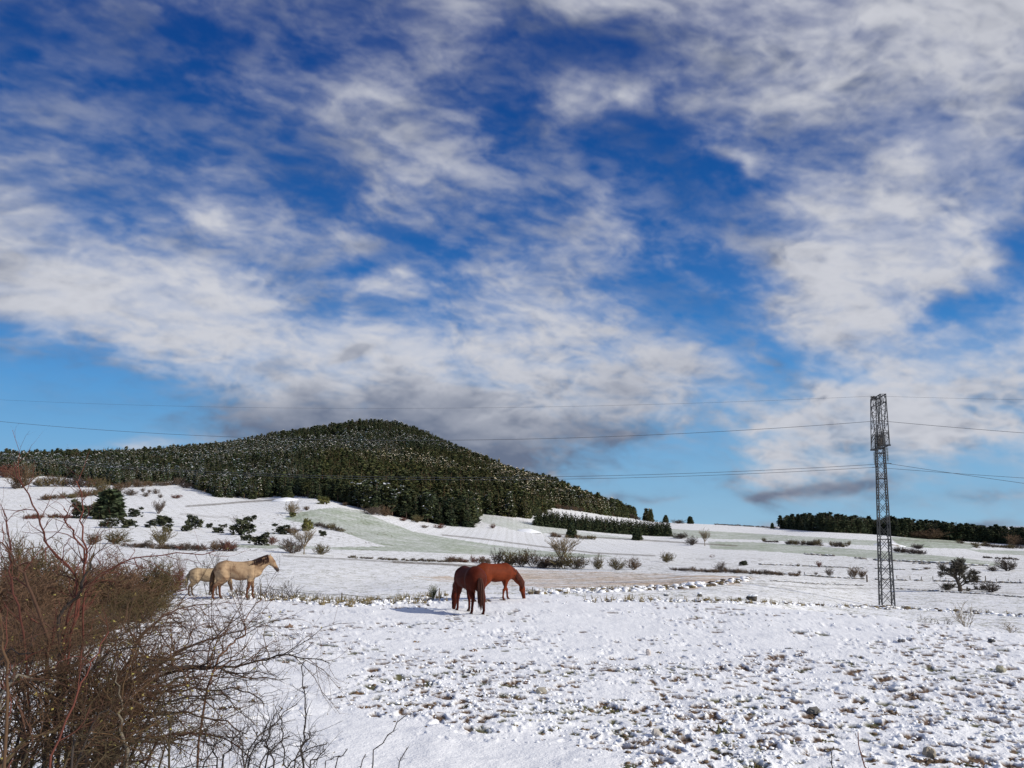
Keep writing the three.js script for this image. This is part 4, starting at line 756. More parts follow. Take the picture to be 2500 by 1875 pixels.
hedge([[1888, 1326], [1960, 1331], [2070, 1336]], 13, 'dark hedge across the far fields left of the pylon', [M.darkTwig, M.oliveTwig]);
hedge([[2184, 1347], [2225, 1351], [2268, 1355]], 13, 'dark hedge on the far fields right of the pylon', [M.darkTwig]);
hedge([[2340, 1326], [2420, 1336], [2500, 1340]], 9, 'scrub line before the wood at the right', [M.darkTwig, M.oliveTwig]);
hedge([[2400, 1362], [2450, 1365], [2500, 1368]], 5, 'thin scrub line on the white field at the right edge', [M.darkTwig]);
hedge([[768, 1284], [800, 1291], [838, 1300]], 13, 'olive hedge strip on the lower rim of the wheat field', [M.oliveTwig, M.darkTwig]);
hedge([[88, 1222], [150, 1218], [215, 1213], [262, 1204]], 15, 'brown hedge climbing the upper left white field', [M.brownTwig, M.oliveTwig]);
hedge([[85, 1188], [140, 1188], [240, 1190]], 26, 'brown bare thicket belt under the left forest', [M.oliveTwig, M.brownTwig, M.darkTwig]);
hedge([[290, 1192], [370, 1187], [450, 1183]], 15, 'low grey scrub belt under the left forest', [M.greyTwig, M.brownTwig]);
hedge([[60, 1268], [120, 1264], [170, 1266]], 10, 'red-brown scrub line behind the tall red stems', [M.redTwig, M.brownTwig]);
hedge([[1355, 1241], [1420, 1249], [1500, 1259], [1560, 1266]], 12, 'brown scrub under the pines at the hill end', [M.brownTwig, M.darkTwig]);
hedge([[1745, 1281], [1830, 1283], [1900, 1287]], 4, 'low distant scrub along the snowy horizon', [M.darkTwig, M.brownTwig]);
// ---------------------------------------------------------------- dry stone walls across the right-hand fields
function wall(line, h, label) {
  const mb = new MB(), r = rng(Math.round(line[0][0] + line[0][1] * 3)), first = groundAt(...line[0], 40);
  for (let k = 0; k + 1 < line.length; k++) {
    const [u0, v0] = line[k], [u1, v1] = line[k + 1], n = Math.round(Math.hypot(u1 - u0, v1 - v0) / 2.2);
    for (let i = 0; i < n; i++) {
      if (fbm(i * 0.13 + u0, k, 2) < 0.36) continue;
      const f = (i + r()) / n, g = groundAt(lerp(u0, u1, f), lerp(v0, v1, f) + (r() - 0.5) * 1.6, 40), s = h * g.m * (0.5 + r() * 0.8), v = 0.10 + r() * 0.16;
      mb.lump(g.x - first.x, g.y - first.y + s * 0.25, g.z - first.z, s * 1.3, s * 0.6, s * 1.1, [v, v * 0.92, v * 0.8], r, 0.4);
      if (r() < 0.5) mb.lump(g.x - first.x, g.y - first.y + s * 0.7, g.z - first.z, s * 1.1, s * 0.25, s, [0.8, 0.82, 0.85], r, 0.3);
    }
  }
  const m = single('dry_stone_wall', mb.geo(), M.bark, label, 'wall', 'tumbled walls on the right-hand fields'); m.position.set(first.x, first.y, first.z);
}
wall([[1965, 1353], [2060, 1360], [2140, 1368], [2300, 1375], [2360, 1378]], 3.4, 'tumbled stone wall along the lower edge of the far green field');
wall([[1850, 1378], [1960, 1382], [2060, 1386], [2250, 1392]], 2.6, 'broken stone wall line through the small reddish shrub');
wall([[1840, 1399], [1940, 1403], [2060, 1412], [2170, 1416], [2330, 1420], [2500, 1424]], 3.2, 'stone wall line that the fence posts follow');
wall([[1880, 1418], [2000, 1426], [2110, 1430]], 2.2, 'short snowy wall line left of the pylon foot');
wall([[2190, 1438], [2320, 1446], [2420, 1452], [2500, 1459]], 2.6, 'stone line in front of the gnarled tree');
wall([[2230, 1376], [2330, 1379], [2420, 1382]], 3.0, 'dark stone edge under the far green field at right');
// heaps of snow-covered earth
for (const [u, v, w, h, label] of [[1287, 1298, 60, 14, 'smooth snow heap on the field below the spruce belt'], [2165, 1332, 70, 14, 'snow-dusted earth heap behind the pylon'], [700, 1222, 60, 14, 'snow bank at the corner of the pine plantation']]) {
  const g = groundAt(u, v, 45), mb = new MB(), r = rng(u), W = w * g.m, H = h * g.m;
  const ring = 20, rings = 9; let prev = [];
  for (let i = 0; i <= rings; i++) { const q = i / rings, row = []; for (let k = 0; k < ring; k++) { const a = k / ring * 6.2832, n = fbm(Math.cos(a) * 2 + u, Math.sin(a) * 2 + q * 4, 3), y = H * 0.62 * Math.cos(q * 1.57) ** 0.8 * (1 + (n - 0.5) * q * 1.2) - H * 0.12 * q; row.push(mb.vert(Math.cos(a) * q * W * 0.6, y, Math.sin(a) * q * W * 0.5, n > 0.66 && u > 2000 ? [0.25, 0.21, 0.16] : [0.85, 0.865, 0.89])); } if (i) for (let k = 0; k < ring; k++) { const l = (k + 1) % ring; mb.i.push(prev[k], row[l], row[k], prev[k], prev[l], row[l]); } prev = row; }
  const m = single('snow_heap', mb.geo(), M.bark, label, 'heap'); m.position.set(g.x, g.y - H * 0.1, g.z);
}
// ---------------------------------------------------------------- the gnarled tree at the right
{
  const g = groundAt(2345, 1444, 45), r = rng(555), t = thing('gnarled_tree', 'gnarled dark bare tree standing alone on the right-hand field', 'tree');
  t.position.set(g.x, g.y - 0.1, g.z); const s = g.m, tr = new MB(), br = new MB(), col = [0.085, 0.068, 0.052];
  const o = { depth: 3, kids: [6, 5, 4], bend: 0.6, rise: 0.05, spread: 0.95, shrink: 0.55, thin: 0.028, low: 0.2, sides: 4, tone: (q) => { const v = 0.05 + q() * 0.06; return [v * 1.15, v, v * 0.72]; } };
  const px = (x, y, z = 0) => [(x - 2345) * s, (1444 - y) * s, z * s];
  tr.tube([px(2345, 1444), px(2343, 1425, 2), px(2338, 1410), px(2334, 1395, -2)], [0.42, 0.32, 0.27, 0.2], 8, col);
  for (const [a, l, z] of [[[[2338, 1410], [2325, 1398], [2310, 1390], [2297, 1386]], 26, 6], [[[2336, 1402], [2340, 1388], [2346, 1376], [2350, 1366]], 26, -5], [[[2343, 1424], [2356, 1410], [2366, 1402], [2380, 1398]], 24, 8], [[[2344, 1428], [2360, 1420], [2374, 1413], [2388, 1412]], 20, -8], [[[2335, 1398], [2328, 1384], [2330, 1374]], 22, 12], [[[2342, 1418], [2350, 1396], [2362, 1386]], 24, -14], [[[2345, 1434], [2362, 1438], [2385, 1436], [2402, 1434]], 14, 4], [[[2344, 1432], [2328, 1428], [2312, 1432]], 14, -6], [[[2340, 1412], [2336, 1400], [2334, 1390]], 22, -24], [[[2340, 1412], [2346, 1402], [2344, 1392]], 22, 24]]) {
    const pts = a.map((p, k) => px(p[0], p[1], z * k / (a.length - 1))), n = pts.length;
    tr.tube(pts, pts.map((_, k) => 0.125 * (1 - 0.6 * k / (n - 1))), 6, col);
    for (let k = 1; k < n; k++) for (let m = 0; m < 9; m++) { const d = [pts[k][0] - pts[k - 1][0] + (r() - 0.5) * 2.4, pts[k][1] - pts[k - 1][1] + (r() - 0.38) * 2.4, (r() - 0.5) * 3], q = Math.hypot(...d); limb(br, pts[k], d.map((x) => x / q), l * s * 0.6, 0.05, k === n - 1 ? 3 : 2, o, r); }
  }
  part('trunk', tr.geo(), M.bark, t); part('branches', br.geo(), M.bark, t); t.scale.set(0.74, 0.72, 0.74);
}
// ---------------------------------------------------------------- horses
function nets(f, lo, hi, cell) {         // surface nets of a distance field
  const n = [0, 1, 2].map((k) => Math.ceil((hi[k] - lo[k]) / cell) + 1), [nx, ny, nz] = n, val = new Float32Array(nx * ny * nz), at = new Int32Array(nx * ny * nz).fill(-1), P = [], I = [];
  const id = (i, j, k) => (i * ny + j) * nz + k;
  for (let i = 0; i < nx; i += 4) for (let j = 0; j < ny; j += 4) for (let k = 0; k < nz; k += 4) {
    const far = f(lo[0] + (i + 1.5) * cell, lo[1] + (j + 1.5) * cell, lo[2] + (k + 1.5) * cell), skip = Math.abs(far) > cell * 4.5;
    for (let a = i; a < Math.min(i + 4, nx); a++) for (let b = j; b < Math.min(j + 4, ny); b++) for (let c = k; c < Math.min(k + 4, nz); c++) val[id(a, b, c)] = skip ? far : f(lo[0] + a * cell, lo[1] + b * cell, lo[2] + c * cell);
  }
  for (let i = 0; i < nx - 1; i++) for (let j = 0; j < ny - 1; j++) for (let k = 0; k < nz - 1; k++) {
    let m = 0; const v = []; for (let c = 0; c < 8; c++) { const q = val[id(i + (c & 1), j + ((c >> 1) & 1), k + (c >> 2))]; v.push(q); if (q < 0) m++; }
    if (m === 0 || m === 8) continue;
    let x = 0, y = 0, z = 0, s = 0;
    for (let a = 0; a < 8; a++) for (const b of [1, 2, 4]) if (!(a & b)) { const c = a | b; if ((v[a] < 0) !== (v[c] < 0)) { const t = v[a] / (v[a] - v[c]); x += (a & 1) + (b === 1 ? t : 0); y += ((a >> 1) & 1) + (b === 2 ? t : 0); z += (a >> 2) + (b === 4 ? t : 0); s++; } }
    at[id(i, j, k)] = P.length / 3; P.push(lo[0] + (i + x / s) * cell, lo[1] + (j + y / s) * cell, lo[2] + (k + z / s) * cell);
  }
  const quad = (a, b, c, d, flip) => { if (a < 0 || b < 0 || c < 0 || d < 0) return; flip ? I.push(a, c, b, a, d, c) : I.push(a, b, c, a, c, d); };
  for (let i = 1; i < nx - 1; i++) for (let j = 1; j < ny - 1; j++) for (let k = 1; k < nz - 1; k++) {
    const q = val[id(i, j, k)] < 0;
    if (q !== val[id(i + 1, j, k)] < 0) quad(at[id(i, j - 1, k - 1)], at[id(i, j, k - 1)], at[id(i, j, k)], at[id(i, j - 1, k)], !q);
    if (q !== val[id(i, j + 1, k)] < 0) quad(at[id(i - 1, j, k - 1)], at[id(i - 1, j, k)], at[id(i, j, k)], at[id(i, j, k - 1)], !q);
    if (q !== val[id(i, j, k + 1)] < 0) quad(at[id(i - 1, j - 1, k)], at[id(i, j - 1, k)], at[id(i, j, k)], at[id(i - 1, j, k)], !q);
  }
  const n0 = P.length / 3, sum = new Float32Array(P.length), deg = new Uint16Array(n0), L = 0.5;   // even out the steps of the grid
  for (let pass = 0; pass < 9; pass++) {
    sum.fill(0); deg.fill(0);
    for (let t = 0; t < I.length; t += 3) for (let e = 0; e < 3; e++) { const a = I[t + e], b = I[t + (e + 1) % 3]; for (let c = 0; c < 3; c++) { sum[a * 3 + c] += P[b * 3 + c]; sum[b * 3 + c] += P[a * 3 + c]; } deg[a]++; deg[b]++; }
    for (let k = 0; k < n0; k++) if (deg[k]) for (let c = 0; c < 3; c++) P[k * 3 + c] += (sum[k * 3 + c] / deg[k] - P[k * 3 + c]) * L;
  }
  return { P, I };
}
const profile = (xs, ys, rs) => { const fy = pchip(xs, ys), fr = pchip(xs, rs), n = 256, Y = new Float32Array(n + 2), Q = new Float32Array(n + 2); for (let k = 0; k <= n + 1; k++) { const x = lerp(-0.75, 0.65, k / n); Y[k] = fy(x); Q[k] = fr(x); } const at = (A) => (x) => { const f = (x + 0.75) / 1.4 * n, i = f | 0; return A[i] + (A[i + 1] - A[i]) * (f - i); }; return { y: at(Y), r: at(Q) }; };
const BARREL = profile([-0.75, -0.55, -0.3, 0, 0.25, 0.46, 0.65], [1.17, 1.175, 1.12, 1.075, 1.085, 1.11, 1.10], [0.19, 0.27, 0.3, 0.335, 0.33, 0.305, 0.22]);
const SPINE = profile([-0.75, -0.52, -0.25, 0, 0.25, 0.46, 0.65], [1.25, 1.30, 1.275, 1.27, 1.305, 1.365, 1.36], [0.15, 0.185, 0.16, 0.145, 0.13, 0.10, 0.09]);
// joints in metres, x forward, y up, z to the right; withers at 1.5
function horse(label, { graze = false, coat, mane, tail, hoof, seed, neck, fore, hind, tailLength = 0.95 }) {
  const B = [], bone = (a, ra, b, rb, k = 0.05) => B.push([...a, ra, ...b, rb, k]);
  bone([0.5, 1.1, 0], 0.24, [0.66, 1.08, 0], 0.18, 0.12);
  for (const s of [-1, 1]) {
    bone([-0.58, 1.16, 0.13 * s], 0.21, [-0.50, 0.92, 0.15 * s], 0.17, 0.12);
    bone([-0.76, 1.12, 0.10 * s], 0.15, [-0.72, 0.86, 0.14 * s], 0.12, 0.1);
    bone([0.5, 1.22, 0.13 * s], 0.15, [0.52, 0.95, 0.17 * s], 0.14, 0.1);
  }
  const feet = [];
  const leg = (p, r) => { for (let k = 0; k + 1 < p.length; k++) bone(p[k], r[k], p[k + 1], r[k + 1], k ? 0.025 : 0.05); feet.push(p[p.length - 1]); };
  fore.forEach((dx, i) => { const z = i ? 0.16 : -0.16; leg([[0.5, 0.98, z], [0.46 + dx * 0.25, 0.78, z], [0.48 + dx * 0.6, 0.47, z], [0.47 + dx * 0.9, 0.44, z], [0.47 + dx, 0.15, z], [0.52 + dx, 0.07, z]], [0.14, 0.095, 0.058, 0.05, 0.042, 0.05]); });
  hind.forEach((dx, i) => { const z = i ? 0.15 : -0.15; leg([[-0.55, 1.05, z], [-0.47 + dx * 0.2, 0.86, z], [-0.75 + dx * 0.6, 0.56, z], [-0.76 + dx * 0.7, 0.5, z], [-0.74 + dx, 0.17, z], [-0.68 + dx, 0.07, z]], [0.22, 0.155, 0.075, 0.056, 0.045, 0.052]); });
  const N = neck ?? (graze ? [[0.52, 1.16, 0.22], [0.82, 1.04, 0.165], [1.08, 0.80, 0.125], [1.25, 0.60, 0.10]] : [[0.50, 1.18, 0.25], [0.76, 1.33, 0.205], [0.98, 1.47, 0.16], [1.13, 1.555, 0.12]]);
  for (let k = 0; k + 1 < N.length; k++) bone([N[k][0], N[k][1], 0], N[k][2], [N[k + 1][0], N[k + 1][1], 0], N[k + 1][2], 0.13);
  const poll = N[N.length - 1], hd = graze ? [0.2, -0.98] : [0.58, -0.81];       // direction of the head
  const hp = (t, up = 0) => [poll[0] + hd[0] * t + (graze ? 1 : 0.75) * up, poll[1] + hd[1] * t + (graze ? 0.1 : 0.66) * up];
  return { B, N, feet, hp, hd, poll, graze, coat, mane, tail, hoof, seed, label, tailLength };
}
function buildHorse(q, place, heading, scale) {
  const { N, hp, feet } = q, list = q.B.slice();
  const add = (a, ra, b, rb, k) => list.push([...a, ra, ...b, rb, k]);
  const h0 = hp(0), h1 = hp(0.17), h2 = hp(0.40), h3 = hp(0.55);
  add([h0[0], h0[1], 0], 0.105, [h1[0], h1[1], 0], 0.118, 0.04); add([h1[0], h1[1], 0], 0.115, [h2[0], h2[1], 0], 0.078, 0.04); add([h2[0], h2[1], 0], 0.08, [h3[0], h3[1], 0], 0.072, 0.03);
  const jaw = hp(0.2, -0.07), e0 = hp(-0.03, 0.02), e1 = q.graze ? [e0[0] - 0.02, e0[1] + 0.16] : [e0[0] + 0.01, e0[1] + 0.17];
  add([jaw[0], jaw[1], 0], 0.075, [h1[0], h1[1], 0], 0.08, 0.04);
  for (const s of [-1, 1]) add([e0[0], e0[1] + 0.05, 0.055 * s], 0.036, [e1[0], e1[1], 0.075 * s], 0.014, 0.02);
  const smin = (a, b, k) => { const m = Math.max(k - Math.abs(a - b), 0) / k; return Math.min(a, b) - m * m * k * 0.25; };
  const field = (x, y, z) => {
    const xa = x < -0.72 ? -0.72 : x > 0.6 ? 0.6 : x, xb = x < -0.66 ? -0.66 : x > 0.48 ? 0.48 : x;
    let d = smin(Math.hypot(x - xa, y - BARREL.y(xa), z) - BARREL.r(xa), Math.hypot(x - xb, y - SPINE.y(xb), z) - SPINE.r(xb), 0.16);
    for (const b of list) {
      const dx = b[4] - b[0], dy = b[5] - b[1], dz = b[6] - b[2], px = x - b[0], py = y - b[1], pz = z - b[2], L = dx * dx + dy * dy + dz * dz;
      let t = L > 0 ? (px * dx + py * dy + pz * dz) / L : 0; t = t < 0 ? 0 : t > 1 ? 1 : t;
      const zz = pz - dz * t, e = Math.hypot(px - dx * t, py - dy * t, zz) - (b[3] + (b[7] - b[3]) * t), k = b[8];
      d = smin(d, e, k);
    }
    return d;
  };
  const { P, I } = nets(field, [-1.08, -0.02, -0.48], [1.75, 1.95, 0.48], 0.019), C = [];
  for (let k = 0; k < P.length; k += 3) C.push(...q.coat(P[k], P[k + 1], P[k + 2], q));
  const g = new THREE.BufferGeometry(); g.setAttribute('position', new THREE.Float32BufferAttribute(P, 3)); g.setAttribute('color', new THREE.Float32BufferAttribute(C, 3)); g.setIndex(I); g.computeVertexNormals();
  const t = thing('horse', q.label, 'horse', 'horses on the snowy pasture'), fur = new THREE.MeshPhysicalMaterial({ vertexColors: true, roughness: 0.72, specularIntensity: 0.3, side: THREE.DoubleSide });
  const hair = std([1, 1, 1], 0.85), r = rng(q.seed);
  part('body', g, fur, t);
  const mb = new MB();                                                              // mane along the crest of the neck
  for (let k = 0; k < 300; k++) {
    const f = r() * (N.length - 1), i = Math.min(N.length - 2, Math.floor(f)), a = f - i, x = lerp(N[i][0], N[i + 1][0], a), y = lerp(N[i][1], N[i + 1][1], a), rad = lerp(N[i][2], N[i + 1][2], a);
    const tx = N[i + 1][0] - N[i][0], ty = N[i + 1][1] - N[i][1], l = Math.hypot(tx, ty), nx = -ty / l, ny = tx / l, side = q.graze ? 1 : (r() < 0.8 ? 1 : -1), len = 0.2 + r() * 0.16, v = 0.7 + r() * 0.6;
    const b = [x + nx * (rad + 0.012), y + ny * (rad + 0.012), (r() - 0.5) * 0.03];
    mb.tube([b, [b[0] + nx * 0.035, b[1] + ny * 0.035, side * 0.04], [b[0] - nx * len * 0.25 + 0.01, b[1] - ny * len * 0.2 - len * 0.25, side * (rad * 0.95 + 0.03)], [b[0] - nx * len * 0.5, b[1] - len * 0.75, side * (rad + 0.04)]], [0.024, 0.024, 0.018, 0.005], 3, q.mane.map((c) => c * v));
  }
  const fl = hp(0.0, 0.05); for (let k = 0; k < 16; k++) { const v = 0.7 + r() * 0.6, z = (r() - 0.5) * 0.06, e = hp(0.14 + r() * 0.08, 0.095); mb.tube([[fl[0], fl[1] + 0.02, z], [e[0], e[1], z * 1.5]], [0.014, 0.004], 3, q.mane.map((c) => c * v)); }
  part('mane', mb.geo(), hair, t);
  const tb = new MB();
  for (let k = 0; k < 110; k++) {
    const v = 0.6 + r() * 0.7, a = r() * 6.28, w = Math.sqrt(r()), len = q.tailLength * (0.6 + 0.42 * r()), sx = Math.cos(a) * w, sz = Math.sin(a) * w, pts = [[-0.86, 1.24, sz * 0.03]];
    for (let m = 1; m <= 5; m++) { const f = m / 5, wd = 0.035 + 0.075 * Math.sin(Math.min(1, f * 1.2) * 2.2); pts.push([-0.90 - 0.07 * Math.sin(f * 2) + sx * wd * 0.7 - f * 0.02, 1.24 - len * f ** 0.95, sz * wd + (r() - 0.5) * 0.015 * f]); }
    tb.tube(pts, [0.024, 0.024, 0.022, 0.02, 0.014, 0.003], 3, q.tail.map((c) => c * v));
  }
  part('tail', tb.geo(), hair, t);
  for (const f of feet) { const h = new THREE.CylinderGeometry(0.05, 0.066, 0.09, 10); h.translate(f[0] + 0.02, 0.045, f[2]); part('hoof', h, new THREE.MeshStandardMaterial({ color: new THREE.Color().setRGB(...q.hoof), roughness: 0.6 }), t); }
  const eye = hp(0.13, 0.05); for (const s of [-1, 1]) { const e = new THREE.SphereGeometry(0.02, 10, 8); e.translate(eye[0], eye[1], 0.082 * s); part('eye', e, new THREE.MeshStandardMaterial({ color: new THREE.Color().setRGB(0.01, 0.008, 0.006), roughness: 0.15 }), t); }
  t.position.set(place.x, place.y - 0.03, place.z); t.rotation.y = Math.atan2(-heading[1], heading[0]); t.scale.setScalar(scale);
  return t;
}
const n3 = (x, y, z, f) => (vnoise(x * f + z * 3.1, y * f) + vnoise(z * f + 17, y * f + x * 2.3)) / 2;
const chestnut = (tone) => (x, y, z) => { const n = n3(x, y, z, 5) * 0.5 + n3(x, y, z, 14) * 0.4 + n3(x, y * 0.3, z, 60) * 0.3 + 0.4, leg = sstep(0.42, 0.12, y) * 0.35; return [tone[0] * n * (1 - leg), tone[1] * n * (1 - leg), tone[2] * n * (1 - leg)]; };
const dun = (base, dark) => (x, y, z, q) => {
  const n = n3(x, y, z, 6), m = n3(x, y, z, 26), legs = sstep(0.82, 0.45, y + (m - 0.5) * 0.2), muzzle = q.graze ? 0 : sstep(q.hp(0.38)[1], q.hp(0.47)[1], y) * sstep(1.3, 1.36, x), face = q.graze ? 0 : sstep(1.22, 1.3, x) * 0.3;
  const mud = sstep(0.45, 0.7, n) * 0.45 + sstep(0.5, 0.8, n3(x, y, z, 13)) * 0.2; let c = mix3(base, dark, clamp(legs * 1.0 + mud + face)); c = mix3(c, [0.06, 0.045, 0.04], muzzle);
  const k = 0.82 + m * 0.36; return [c[0] * k, c[1] * k, c[2] * k];
};
{
  const red = [0.064, 0.0082, 0.002], rearG = groundFar(1146, 27.2), sideG = groundFar(1209, 31.6), paleG = groundFar(586, 33.9), foalG = groundFar(508, 36.4);
  for (const g of [rearG, sideG, paleG, foalG]) g.y += snowRelief(g.x, g.z)[0] * 0.5;
  buildHorse(horse('chestnut horse grazing with its tail and rump towards the viewer', { graze: true, coat: chestnut(red), mane: [0.06, 0.011, 0.0035], tail: [0.055, 0.012, 0.004], hoof: [0.05, 0.035, 0.025], seed: 1, fore: [0.12, -0.1], hind: [0.1, -0.14], tailLength: 1.05 }), rearG, [-0.42, -0.91], 1.0);
  buildHorse(horse('chestnut horse grazing in profile, head down to the right', { graze: true, coat: chestnut([0.125, 0.0215, 0.0052]), mane: [0.08, 0.016, 0.005], tail: [0.055, 0.013, 0.005], hoof: [0.10, 0.08, 0.06], seed: 2, fore: [0.2, -0.2], hind: [-0.16, 0.14] }), sideG, [0.84, -0.54], 0.95);
  buildHorse(horse('pale cream horse standing in profile, head raised to the right', { coat: dun([0.40, 0.275, 0.165], [0.10, 0.04, 0.02]), mane: [0.075, 0.03, 0.015], tail: [0.11, 0.055, 0.025], hoof: [0.08, 0.06, 0.05], seed: 3, fore: [0.06, -0.12], hind: [0.06, -0.16] }), paleG, [0.985, -0.17], 0.99);
  buildHorse(horse('small cream foal half hidden behind the pale horse', { graze: true, coat: dun([0.38, 0.28, 0.17], [0.09, 0.06, 0.04]), mane: [0.2, 0.12, 0.06], tail: [0.5, 0.4, 0.24], hoof: [0.06, 0.05, 0.04], seed: 4, fore: [0.05, -0.1], hind: [0.05, -0.1], tailLength: 0.7, neck: [[0.55, 1.14, 0.2], [0.84, 1.1, 0.15], [1.06, 0.98, 0.115], [1.18, 0.86, 0.095]] }), foalG, [0.96, -0.28], 0.76);
}
// ---------------------------------------------------------------- the pylon and its lines
{
  const D = 85, r0 = ray(2166, 1484), base = V(r0.x * D, 0, r0.z * D); base.y = EYE + D * ray(2166, 1479).t;
  const yaw = 12.9 * R, view = V(r0.x, 0, r0.z), right = V(-r0.z, 0, r0.x), A = right.clone().multiplyScalar(Math.sin(yaw)).addScaledVector(view, -Math.cos(yaw)), Wd = right.clone().multiplyScalar(Math.cos(yaw)).addScaledVector(view, Math.sin(yaw));
  const t = thing('electricity_pylon', 'tall grey steel lattice pylon carrying power lines on the right', 'pylon');
  t.position.copy(base);
  const at = (a, y, w) => A.clone().multiplyScalar(a * 0.82).addScaledVector(Wd, w * 0.8).add(V(0, y * 0.887, 0)).addScaledVector(right, y * LEAN * 0.887);
  const steel = new THREE.MeshStandardMaterial({ color: new THREE.Color().setRGB(0.045, 0.047, 0.05), roughness: 0.65, metalness: 0.3 });
  const rusty = new THREE.MeshStandardMaterial({ color: new THREE.Color().setRGB(0.09, 0.075, 0.065), roughness: 0.8, metalness: 0.1 });
  const box = new THREE.BoxGeometry(1, 1, 1), up = V(0, 1, 0);
  const bar = (name, p, q, th, m = steel, parent = t) => { const b = part(name, box, m, parent), d = q.clone().sub(p), l = d.length(); b.position.copy(p).add(q).multiplyScalar(0.5); b.quaternion.setFromUnitVectors(up, d.divideScalar(l)); b.scale.set(th * 0.76, l, th * 0.76); return b; };
  const half = (y) => lerp(0.70, 0.40, clamp(y / 16.3));
  const corner = (k, y) => at([1, 1, -1, -1][k] * half(y), y, [1, -1, -1, 1][k] * half(y));
  for (let k = 0; k < 4; k++) { bar('leg', corner(k, -1.3), corner(k, 6.8), 0.13); bar('leg', corner(k, 6.8), corner(k, 17.9), 0.105); }
  const rungs = [0.15]; for (let y = 0.15, s = 1.42; y < 16.2; s *= 0.975) { y += s; rungs.push(Math.min(y, 16.3)); }
  for (let n = 0; n + 1 < rungs.length; n++) for (let k = 0; k < 4; k++) { const a = rungs[n], b = rungs[n + 1], m = (k + 1) % 4; bar('cross_brace', corner(k, a), corner(m, b), 0.052); bar('cross_brace', corner(m, a), corner(k, b), 0.05); }
  for (const y of [6.75, 13.05, 15.75, 16.3]) for (let k = 0; k < 4; k++) bar('horizontal_strut', corner(k, y), corner((k + 1) % 4, y), 0.09);
  // head: two leaning lattice arms joined by a top beam, and a lower crossarm
  for (const s of [-1, 1]) for (const w of [-1, 1]) {
    const wt = 0.30 * w, wb = 0.36 * w, out = (f) => at(s * lerp(3.0, 2.35, f), lerp(16.35, 21.7, f), lerp(wb * 0.9, wt, f)), inn = (f) => at(s * lerp(0.35, 2.1, f), lerp(17.6, 20.9, f), lerp(wb, wt, f)), low = (f) => at(s * lerp(0.4, 3.0, f), lerp(16.3, 16.35, f), lerp(wb, wb * 0.9, f));
    bar('outer_chord', out(0), out(1), 0.085); bar('inner_chord', inn(0), inn(1), 0.08); bar('lower_chord', low(0), low(1), 0.10);
    bar('upper_chord', at(s * 0.4, 17.9, wb), at(s * 2.85, 17.6, wb * 0.9), 0.07);
    for (let n = 0; n < 7; n++) { const f = n / 7, g = (n + 1) / 7; bar('lattice_bar', out(n % 2 ? f : g), inn(n % 2 ? g * 0.98 : f), 0.042); }
    for (let n = 0; n < 4; n++) bar('lattice_bar', low(n / 4), at(s * lerp(0.4, 2.85, (n + 0.5) / 4), 17.85, wb * 0.95), 0.042);
  }
  for (const s of [-1, 1]) { for (const f of [0, 0.14, 0.28, 0.42, 0.56, 0.7, 0.84]) { const a = lerp(3.0, 2.35, f), y = lerp(16.35, 21.7, f), b = lerp(3.0, 2.35, f + 0.14), y2 = lerp(16.35, 21.7, f + 0.14); bar('lattice_bar', at(s * a, y, -0.31), at(s * b, y2, 0.31), 0.042); bar('lattice_bar', at(s * a, y, 0.31), at(s * a, y, -0.31), 0.04); const g = f / 0.98; bar('lattice_bar', at(s * lerp(0.35, 2.1, g), lerp(17.6, 20.9, g), 0.31), at(s * lerp(0.35, 2.1, g + 0.14), lerp(17.6, 20.9, g + 0.14), -0.31), 0.04); } bar('arm_end_bar', at(s * 3.0, 16.33, -0.42), at(s * 3.0, 16.33, 0.42), 0.17); }
  for (const w of [-0.3, 0.3]) { bar('top_beam', at(-2.4, 21.75, w), at(2.4, 21.75, w), 0.10); bar('top_beam', at(-2.3, 20.95, w), at(2.3, 20.95, w), 0.09); for (let n = 0; n < 8; n++) bar('lattice_bar', at(-2.4 + n * 0.6, n % 2 ? 21.75 : 20.95, w), at(-1.8 + n * 0.6, n % 2 ? 20.95 : 21.75, w), 0.045); }
  for (let n = 0; n <= 6; n++) { bar('lattice_bar', at(-2.4 + n * 0.8, 21.75, -0.3), at(-2.4 + n * 0.8, 21.75, 0.3), 0.06); bar('lattice_bar', at(-2.3 + n * 0.76, 20.95, 0.3), at(-2.3 + n * 0.76, 20.95, -0.3), 0.05); }
  bar('earth_wire_bracket', at(-2.4, 21.75, -0.3), at(-1.9, 22.15, 0), 0.07); bar('earth_wire_bracket', at(-2.4, 21.75, 0.3), at(-1.9, 22.15, 0), 0.07);
  const glass = new THREE.MeshStandardMaterial({ color: new THREE.Color().setRGB(0.10, 0.13, 0.13), roughness: 0.25 }), disc = new THREE.CylinderGeometry(0.05, 0.135, 0.07, 12);
  const hang = [];
  for (const [a, y, len] of [[-3.0, 16.3, 1.65], [3.0, 16.3, 1.65], [0, 20.9, 1.5]]) {
    const top = at(a, y, 0), low = top.clone().add(V(0, -len, 0)), g = new THREE.Group(); g.name = 'insulator_string'; t.add(g);
    bar('rod', top, low, 0.035, rusty, g); for (let n = 0; n < 9; n++) { const d = part('insulator_disc', disc, glass, g); d.position.copy(top).add(V(0, -0.25 - n * (len - 0.45) / 9, 0)); }
    bar('clamp', low.clone().addScaledVector(Wd, -0.28), low.clone().addScaledVector(Wd, 0.28), 0.07, rusty, g);
    hang.push(low.clone().add(base));
  }
  hang.push(at(-1.9, 22.15, 0).add(base));
  const foot = new THREE.DodecahedronGeometry(0.5, 1); for (let k = 0; k < 4; k++) { const c = part('footing', foot, new THREE.MeshStandardMaterial({ color: new THREE.Color().setRGB(0.2, 0.19, 0.17), roughness: 0.95 }), t); c.position.copy(corner(k, -0.9)); c.scale.set(0.7, 0.9, 0.7); }
